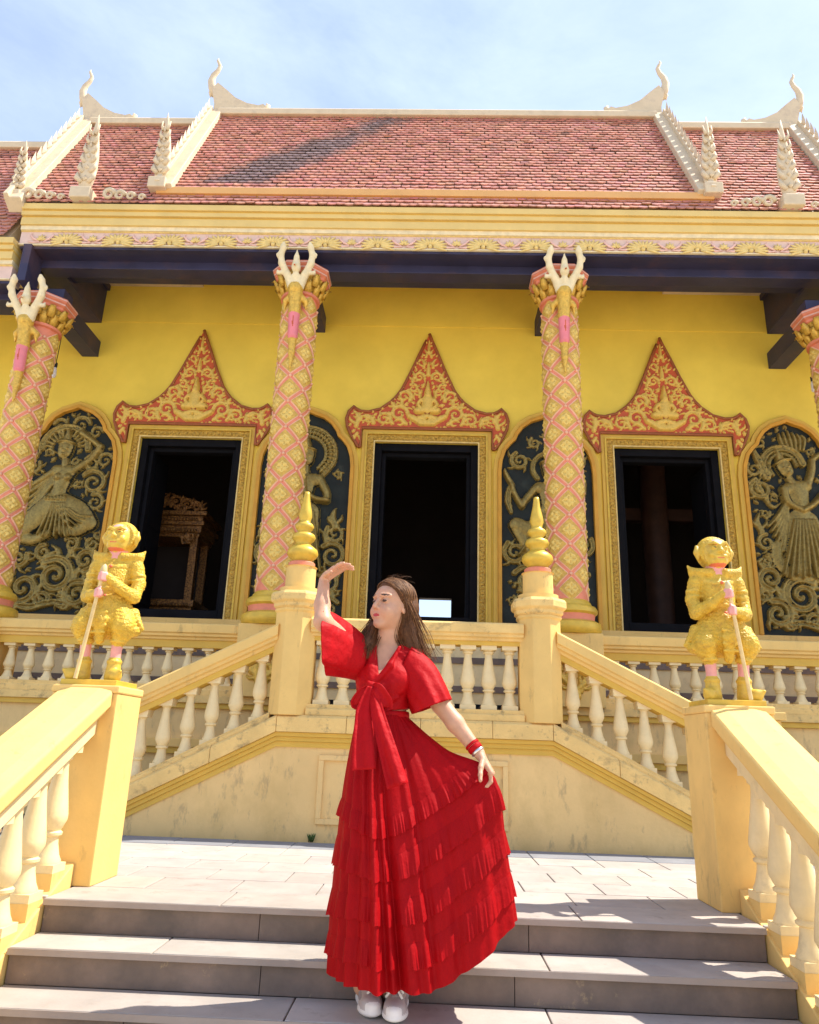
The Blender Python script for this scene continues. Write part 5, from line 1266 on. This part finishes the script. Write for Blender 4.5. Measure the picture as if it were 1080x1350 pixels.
# blouse body
f = Field(ax_var(-.30, .16, .006), ax_var(3.16, 3.50, .006), ax_var(.80, 1.16, .006))
torso(f, .013, 0, .03)
f.chain([(-.150, BY-.072, 1.085), (-.146, BY-.100, 1.02), (-.14, BY-.118, .95)], [.006, .010, .012], .02, 0); f.chain([(-.025, BY-.085, 1.11), (-.06, BY-.115, 1.03), (-.125, BY-.125, .955)], [.008, .011, .014], .015, 0)
for k in range(4): f.chain([(.02-.012*k, BY-.075-.008*k, .99-.03*k), (-.05, BY-.108+.004*k, .955-.022*k), (-.125, BY-.115, .94-.008*k)], [.004, .008, .009], .016, 0)
for k in range(3): f.chain([(-.20, BY-.06, .99-.035*k), (-.18, BY-.098, .965-.025*k), (-.14, BY-.118, .942-.006*k)], [.004, .008, .009], .016, 0)
vn = lambda X, Y, Z: np.maximum(np.abs(X+.108-(Z-.985)*.22)-np.maximum((Z-.985)*.36, 0), np.maximum(Y-BY-.0, .985-Z))*.8
f.put(vn, (-.2, 3.1, .98), (.02, BY+.05, 1.2), .004, 0, True)
f.put(lambda X, Y, Z: Z-(.838+.14*np.clip(X+.10, -.05, .15))+0*X+0*Y, (-.4, 3.0, .7), (.3, 3.6, .90), .004, 0, True)
f.put(lambda X, Y, Z: np.sqrt((X+.082)**2+(Y-BY-.005)**2)-.056+0*Z-.10*np.clip(Z-1.1, 0, .2), (-.16, 3.24, 1.06), (0, 3.42, 1.2), .006, 0, True)
link('blouse', f.mesh('blouse', ['redcloth2']), person, (0, 0, 0))
def loft(name, rings, mat, nu=56, nv=16, wave=(0, 0), closed=True, parent=person, th=.0015, seed=0):
    """rings: (centre, axis a, axis b); surface through them with growing folds"""
    rg = np.random.default_rng(seed); ph = rg.uniform(0, 6.28, 6); V = []; F = []
    k = len(rings); C = np.array([[*r[0], *r[1], *r[2]] for r in rings], float)
    for i in range(nv+1):
        t = i/nv*(k-1); a = min(int(t), k-2); u = t-a
        p0, p1, p2, p3 = C[max(a-1, 0)], C[a], C[a+1], C[min(a+2, k-1)]
        q = .5*((2*p1)+(-p0+p2)*u+(2*p0-5*p1+4*p2-p3)*u*u+(-p0+3*p1-3*p2+p3)*u**3)
        c, A, B = q[:3], q[3:6], q[6:9]; f_ = i/nv
        for j in range(nu):
            th_ = 2*math.pi*j/nu; w_ = 1+wave[0]*f_*(math.sin(wave[1]*th_+ph[0])*.6+math.sin((wave[1]*1.7//1)*th_+ph[1]+2*f_)*.4)
            V.append(tuple(c+(A*math.cos(th_)+B*math.sin(th_))*w_))
    for i in range(nv):
        for j in range(nu): F.append((i*nu+j, i*nu+(j+1) % nu, (i+1)*nu+(j+1) % nu, (i+1)*nu+j))
    b = MB(); b.add(V, F); me = b.mesh(name, mat, True); o = link(name, me, parent, (0, 0, 0))
    if th: sd = o.modifiers.new('thick', 'SOLIDIFY'); sd.thickness = th; sd.offset = 0
    return o
loft('sleeve', [((-.165, 3.325, 1.05), (0, .080, 0), (.008, 0, .090)), ((-.235, 3.275, 1.085), (.0, .098, 0), (.004, 0, .112)), ((-.300, 3.195, 1.106), (.005, .112, 0), (-.004, 0, .130)), ((-.330, 3.165, 1.110), (.008, .118, 0), (-.010, 0, .135))], 'redcloth2', wave=(.10, 7), seed=3)
loft('sleeve', [((.000, 3.335, 1.055), (0, .080, 0), (.035, 0, .080)), ((.056, 3.325, .992), (0, .092, 0), (.068, 0, .062)), ((.096, 3.305, .922), (0, .102, 0), (.078, 0, .044)), ((.122, 3.295, .868), (0, .108, 0), (.082, 0, .032))], 'redcloth2', wave=(.10, 7), seed=5)

# skirt
MER = [[(-.200, 3.33, .825), (-.228, 3.31, .60), (-.238, 3.30, .40), (-.245, 3.29, .08), (-.238, 3.29, -.145)],
       [(-.160, 3.265, .825), (-.165, 3.18, .58), (-.155, 3.13, .36), (-.145, 3.11, .10), (-.14, 3.10, -.142)],
       [(-.09, 3.243, .825), (-.075, 3.155, .56), (-.045, 3.11, .34), (-.01, 3.08, .09), (.02, 3.07, -.145)],
       [(-.035, 3.252, .825), (.035, 3.185, .60), (.085, 3.15, .40), (.13, 3.12, .12), (.165, 3.105, -.135)],
       [(.000, 3.285, .825), (.13, 3.22, .68), (.245, 3.17, .50), (.30, 3.15, .24), (.325, 3.14, -.045)],
       [(.014, 3.33, .825), (.185, 3.275, .695), (.374, 3.208, .606), (.425, 3.245, .33), (.465, 3.26, .065)],
       [(-.01, 3.39, .825), (.10, 3.43, .62), (.22, 3.46, .42), (.31, 3.485, .20), (.36, 3.50, .02)],
       [(-.09, 3.415, .825), (-.06, 3.46, .56), (-.02, 3.50, .32), (.02, 3.52, .10), (.04, 3.53, -.06)],
       [(-.165, 3.395, .825), (-.18, 3.41, .58), (-.19, 3.42, .36), (-.19, 3.425, .12), (-.185, 3.415, -.09)]]
MA = np.array(MER)
def cr4(p0, p1, p2, p3, u): return .5*((2*p1)+(-p0+p2)*u+(2*p0-5*p1+4*p2-p3)*u*u+(-p0+3*p1-3*p2+p3)*u**3)
def skirt_pt(u, v):
    n = len(MA); t = (u % 1)*n; a = int(t) % n; fu = t-int(t)
    tv = v*4; c = min(int(tv), 3); fv = tv-c
    col_ = [cr4(MA[(a+k) % n][max(c-1, 0)], MA[(a+k) % n][c], MA[(a+k) % n][c+1], MA[(a+k) % n][min(c+2, 4)], fv) for k in (-1, 0, 1, 2)]
    return cr4(*col_, fu)
SCX = lambda v: V3(-.09+.14*v, 3.33-.02*v, 0)
rgk = np.random.default_rng(11); PH = rgk.uniform(0, 6.28, 8)
def fold(u, v):
    e = (math.sin(2*math.pi*7*u+PH[3]+.5*v)*.55+math.sin(2*math.pi*11*u+PH[0]+.8*v)*.5+math.sin(2*math.pi*19*u+PH[1]-1.2*v)*.32+math.sin(2*math.pi*31*u+PH[2])*.22)
    uu_ = u % 1; wl = math.exp(-((uu_-.16)/.10)**2); wr = math.exp(-((uu_-.47)/.13)**2)
    return e*(.005+.019*v)*(1-.55*wr)+wl*(.004+.020*v)*math.sin(2*math.pi*23*u+PH[4]+.6*v)
def out_dir(u, v):
    p = skirt_pt(u, v); q = skirt_pt(u+.01, v); t = q-p; n = np.array([t[1], -t[0], 0]); L_ = np.linalg.norm(n)
    return p, (n/L_ if L_ > 1e-9 else V3(0, -1, 0))
def skirt_surf(u, v, off=0):
    p, n = out_dir(u, v); return p+n*(fold(u, v)+off)
def strip(name, v0, v1, nu, nv, offs_, wave, mat, seed=0, th=.001):
    rg = np.random.default_rng(seed); ph = rg.uniform(0, 6.28, 4); V = []; F = []
    am = 1+.5*np.sin(np.linspace(0, 2*math.pi*7, nu)+ph[2])
    for i in range(nv+1):
        fr = i/nv; v = v0+(v1-v0)*fr
        for j in range(nu):
            u = j/nu; w_ = wave[0]*fr**.8*am[j]*(math.sin(2*math.pi*wave[1]*u+ph[0]+1.5*math.sin(2*math.pi*9*u+ph[3]))+.5*math.sin(2*math.pi*wave[1]*1.63//1*u+ph[1]))
            dv = .0022*math.sin(2*math.pi*wave[1]*.5*u+ph[1])*fr; w_ += (.0035*fr*math.sin(2*math.pi*29*u+ph[2])) if wave[0] else 0
            V.append(tuple(skirt_surf(u, min(v+dv, 1.0), offs_[0]+(offs_[1]-offs_[0])*fr**.7+w_)))
    for i in range(nv):
        for j in range(nu): F.append((i*nu+j, i*nu+(j+1) % nu, (i+1)*nu+(j+1) % nu, (i+1)*nu+j))
    b = MB(); b.add(V, F); o = link(name, b.mesh(name, mat, True), person if name == 'skirt' else SK, (0, 0, 0))
    return o
SK = None
SK = strip('skirt', 0.0, 1.0, 330, 56, (0, 0), (0.0, 40), 'redcloth', 1)
for k, (va, vb) in enumerate(((.395, .475), (.545, .625), (.690, .768), (.825, .898))):
    strip('ruffle', va, vb, 900, 6, (.001, .0115), (.0017, 84), 'redcloth', 20+k)
b = MB(); n = 48
for i, (z, g_) in enumerate(((.812, .004), (.815, .010), (.842, .008), (.845, .002))):
    b.v += [(-.092+(.108+g_)*math.cos(2*math.pi*j/n), BY+(.083+g_)*math.sin(2*math.pi*j/n), z) for j in range(n)]
for i in range(3):
    for j in range(n): b.f.append((i*n+j, i*n+(j+1) % n, (i+1)*n+(j+1) % n, (i+1)*n+j)); b.m.append(0)
b.obj('waistband', 'redcloth2', SK, smooth=True)

# bow at the waist
def ribbon(name, pts, wid, nrm=(0, -1, 0), curl=.25, seed=0):
    P = np.array(pts, float); k = len(P); V = []; F = []; n = 22; m = 8; rg = np.random.default_rng(seed); ph = rg.uniform(0, 6)
    for i in range(n+1):
        t = i/n*(k-1); a = min(int(t), k-2); u = t-a
        c = cr4(P[max(a-1, 0)], P[a], P[a+1], P[min(a+2, k-1)], u); ww = np.interp(t, range(k), wid)
        c2 = cr4(P[max(a-1, 0)], P[a], P[a+1], P[min(a+2, k-1)], min(u+.02, 1)) ; c1 = cr4(P[max(a-1, 0)], P[a], P[a+1], P[min(a+2, k-1)], max(u-.02, 0)); tg = c2-c1; tg /= np.linalg.norm(tg)+1e-9
        sd = np.cross(tg, np.array(nrm)); sd /= np.linalg.norm(sd)+1e-9
        for j in range(m+1):
            s_ = -1+2*j/m; V.append(tuple(c+sd*s_*ww*.5+np.array(nrm)*(ww*curl*(math.cos(s_*4.2+ph+2.0*i/n)*.35))))
    for i in range(n):
        for j in range(m): F.append((i*(m+1)+j, i*(m+1)+j+1, (i+1)*(m+1)+j+1, (i+1)*(m+1)+j))
    b = MB(); b.add(V, F); o = link(name, b.mesh(name, 'redcloth2', True), BOW, (0, 0, 0)); sd = o.modifiers.new('thick', 'SOLIDIFY'); sd.thickness = .0015
f = Field(ax_var(-.19, -.07, .005), ax_var(3.14, 3.26, .005), ax_var(.88, .99, .005))
f.ell((-.132, 3.200, .938), (.022, .018, .020), .01, 0); f.cone((-.150, 3.20, .952), (-.115, 3.197, .922), .010, .010, .01, 0)
BOW = link('bow_knot', f.mesh('bow_knot', ['redcloth2']), person, (0, 0, 0))
ribbon('bow_loop', [(-.13, 3.19, .94), (-.105, 3.165, .925), (-.075, 3.165, .875), (-.07, 3.178, .855), (-.12, 3.19, .925)], [.02, .05, .065, .05, .02], seed=1)
ribbon('bow_loop', [(-.14, 3.19, .935), (-.175, 3.185, .91), (-.20, 3.195, .872), (-.19, 3.20, .86), (-.145, 3.19, .925)], [.02, .032, .036, .03, .02], seed=2)
ribbon('bow_tail', [(-.135, 3.18, .935), (-.155, 3.155, .84), (-.15, 3.115, .72), (-.14, 3.085, .61)], [.03, .065, .085, .095], seed=3)
ribbon('bow_tail', [(-.125, 3.18, .93), (-.10, 3.135, .83), (-.055, 3.095, .70), (-.005, 3.065, .555)], [.03, .055, .07, .085], seed=4, curl=.4)

# hair: cap and falls under many strands
f = Field(ax_var(-.24, .13, .0055), ax_var(3.18, 3.47, .0055), ax_var(1.02, 1.46, .0055))
f.ell(HO-hf*.014+hu*.022, (.106, .086, .106), .02, 0, HB)
hcut = lambda X, Y, Z: -(((X-HO[0])*hf[0]+(Y-HO[1])*hf[1]+(Z-HO[2])*hf[2])*.82-((X-HO[0])*hu[0]+(Y-HO[1])*hu[1]+(Z-HO[2])*hu[2])*.57-.014+np.abs((X-HO[0])*hs[0]+(Y-HO[1])*hs[1]+(Z-HO[2])*hs[2])*.10)
f.put(hcut, HO-.16, HO+.16, .008, 0, True)
f.ell(HO+hf*.0+hs*.09-hu*.012, (.022, .03, .032), .008, 0, HB, sub=True)
f.chain([H(-.055, .045, -.01), (.006, 3.335, 1.19), (.030, 3.335, 1.12), (.046, 3.338, 1.07)], [.050, .046, .040, .020], .03, 0)
f.chain([H(-.065, 0, 0), (-.03, 3.39, 1.2), (-.02, 3.405, 1.09)], [.065, .065, .05], .03, 0)
f.chain([H(-.02, -.066, -.02), (-.148, 3.335, 1.19), (-.165, 3.285, 1.12), (-.172, 3.262, 1.08)], [.026, .030, .028, .012], .02, 0)
HR = link('hair', f.mesh('hair', ['hair']), person, (0, 0, 0))
b = MB(); rg = np.random.default_rng(5)
ends = [((.010, 3.322, 1.19), (.036, 3.325, 1.12), (.055, 3.330, 1.062), .030), ((-.03, 3.37, 1.2), (.0, 3.375, 1.12), (.01, 3.375, 1.06), .045), ((-.150, 3.320, 1.19), (-.170, 3.270, 1.12), (-.180, 3.248, 1.062), .020)]
def cap(f_, s_, u_):
    q = V3((f_+.014)/.112, s_/.091, (u_-.022)/.112); q /= np.linalg.norm(q); q *= rg.uniform(.975, 1.01); return HO+hf*(q[0]*.110-.014)+hs*(q[1]*.090)+hu*(q[2]*.110+.022)
for i in range(1100):
    sd = rg.random(); g_ = 0 if sd < .66 else (1 if sd < .74 else 2)
    sgn = -1 if g_ == 2 else 1
    a = rg.random()**1.15                            # along the parting from front to back
    fr = .083-.167*a; s0 = -.014
    p0 = cap(fr, s0+sgn*.003, .108); p1 = cap(fr*.92-.006, sgn*.050+s0*.3, .085); p2 = cap(fr*.5-.024, sgn*.088, .022) if a < .8 else cap(-.10, sgn*.05, .0)
    e = ends[g_]; j = rg.normal(0, 1, 3)*e[3]*V3(1, .6, .25)
    q1 = np.array(e[0])+j*.9; q2 = np.array(e[1])+j*.95; q3 = np.array(e[2])+j*1.05+V3(0, 0, rg.uniform(-.012, .028))
    pts = [p0, p1, p2, q1, q2, q3]; Q = []
    for c in range(5):
        for u in (0, .25, .5, .75): Q.append(cr4(pts[max(c-1, 0)], pts[c], pts[c+1], pts[min(c+2, 5)], u))
    Q.append(pts[5]); Q = [q+rg.normal(0, .0005, 3) for q in Q]
    r_ = rg.uniform(.0010, .0022)
    b.tube(Q, [r_*(1-.75*(k/20)**2) for k in range(len(Q))], 4, int(rg.random() < .35))
for i in range(26):                                  # loose fly-away hairs
    a = rg.uniform(0, 1); p0 = cap(.05-.12*a, rg.uniform(-.03, .03), .11); p1 = p0+V3(rg.uniform(-.03, .03), rg.uniform(-.02, .02), rg.uniform(.006, .018)); p2 = p1+V3(rg.uniform(-.03, .04), 0, rg.uniform(-.015, .006))
    b.tube([p0, p1, p2], [.0008, .0007, .0004], 3)
hs_ = b.obj('hair_strands', ['hair', 'hairlight'], HR, smooth=True); hs_['kind'] = 'stuff'
# bracelets
for t, r_, m_, w_ in ((.90, .031, 'redcloth2', .011), (.97, .030, 'steel', .006), (.83, .032, 'redcloth2', .006)):
    c = LE*(1-t)+LW*t; d = LW-LE; d = d/np.linalg.norm(d); a = np.cross(d, V3(0, 1, 0)); a /= np.linalg.norm(a); b2 = np.cross(d, a)
    b = MB(); b.tube([c-d*w_, c-d*w_*.6, c+d*w_*.6, c+d*w_], [r_*.92, r_, r_, r_*.92], 18, 0); b.obj('bracelet', m_, person, smooth=True)
# shoes
for X_, Y_, yw in ((-.100, 3.340, .22), (.012, 3.300, -.06)):
    z0 = -2*R
    f = Field(ax_var(-.08, .08, .0045), ax_var(-.15, .14, .0045), ax_var(-.01, .15, .0045))
    f.ell((0, -.055, .020), (.050, .075, .022), .012, 1); f.ell((0, .06, .024), (.042, .066, .026), .012, 1); f.cone((0, -.05, .02), (0, .06, .022), .038, .036, .01, 1)
    f.ell((0, -.065, .042), (.043, .066, .034), .012, 0); f.chain([(0, -.03, .05), (0, .035, .068), (0, .065, .085)], [.040, .042, .038], .015, 0); f.cone((0, .055, .08), (0, .06, .115), .040, .036, .01, 0)
    f.cone((0, -.045, .075), (0, .025, .115), .018, .018, .01, 2)
    f.put(lambda X, Y, Z: Z-.0005+0*X+0*Y, (-.1, -.2, -.03), (.1, .2, .0), .002, 1, True)
    f.ell((0, .062, .135), (.026, .036, .03), .006, 2, sub=True)
    for sg in (-1, 1): f.paint(2, (sg*.042, -.02, .058), (.016, .05, .016))
    f.paint(1, (0, -.125, .042), (.05, .018, .02))
    me = f.mesh('shoe', ['shoe', 'sole', 'shoegrey']); 
    sh_ = link('shoe', me, person, (X_, Y_, z0)); sh_.rotation_euler = (0, 0, yw)
    b = MB(); cs, sn = math.cos(yw), math.sin(yw)
    for k in range(5):
        t = k/4; y = -.072+.085*t; z = .093+.044*t; pts = [(-.032, y+.004, z-.020), (-.014, y-.004, z+.004), (.014, y+.006, z+.005), (.032, y-.002, z-.020)]
        b.tube([(X_+x*cs-yy*sn, Y_+x*sn+yy*cs, z0+zz3) for x, yy, zz3 in pts], .0052, 5)
    b.obj('laces', 'sole', sh_, smooth=True)

# small weed in the joint at the foot of the stair wall
mt['weed'] = M('weed green', (0.08, 0.14, 0.03), 0.7, 0.3, 60)
b = MB(); rg = np.random.default_rng(9)
for i in range(16):
    a = rg.uniform(0, 6.28); h_ = rg.uniform(.03, .065); p = V3(-.735, YW+.012, 0.0)+V3(rg.normal(0, .012), rg.normal(0, .004), 0); q = V3(math.cos(a)*.02, -abs(math.sin(a))*.02, h_)
    b.tube([p, p+q*.5+V3(0, 0, .008), p+q], [.002, .0045, .0008], 4, 0, .35)
tag(b.obj('weed_tuft', 'weed', smooth=True), 'tiny green weed tuft at the foot of the stair wall', 'weed')
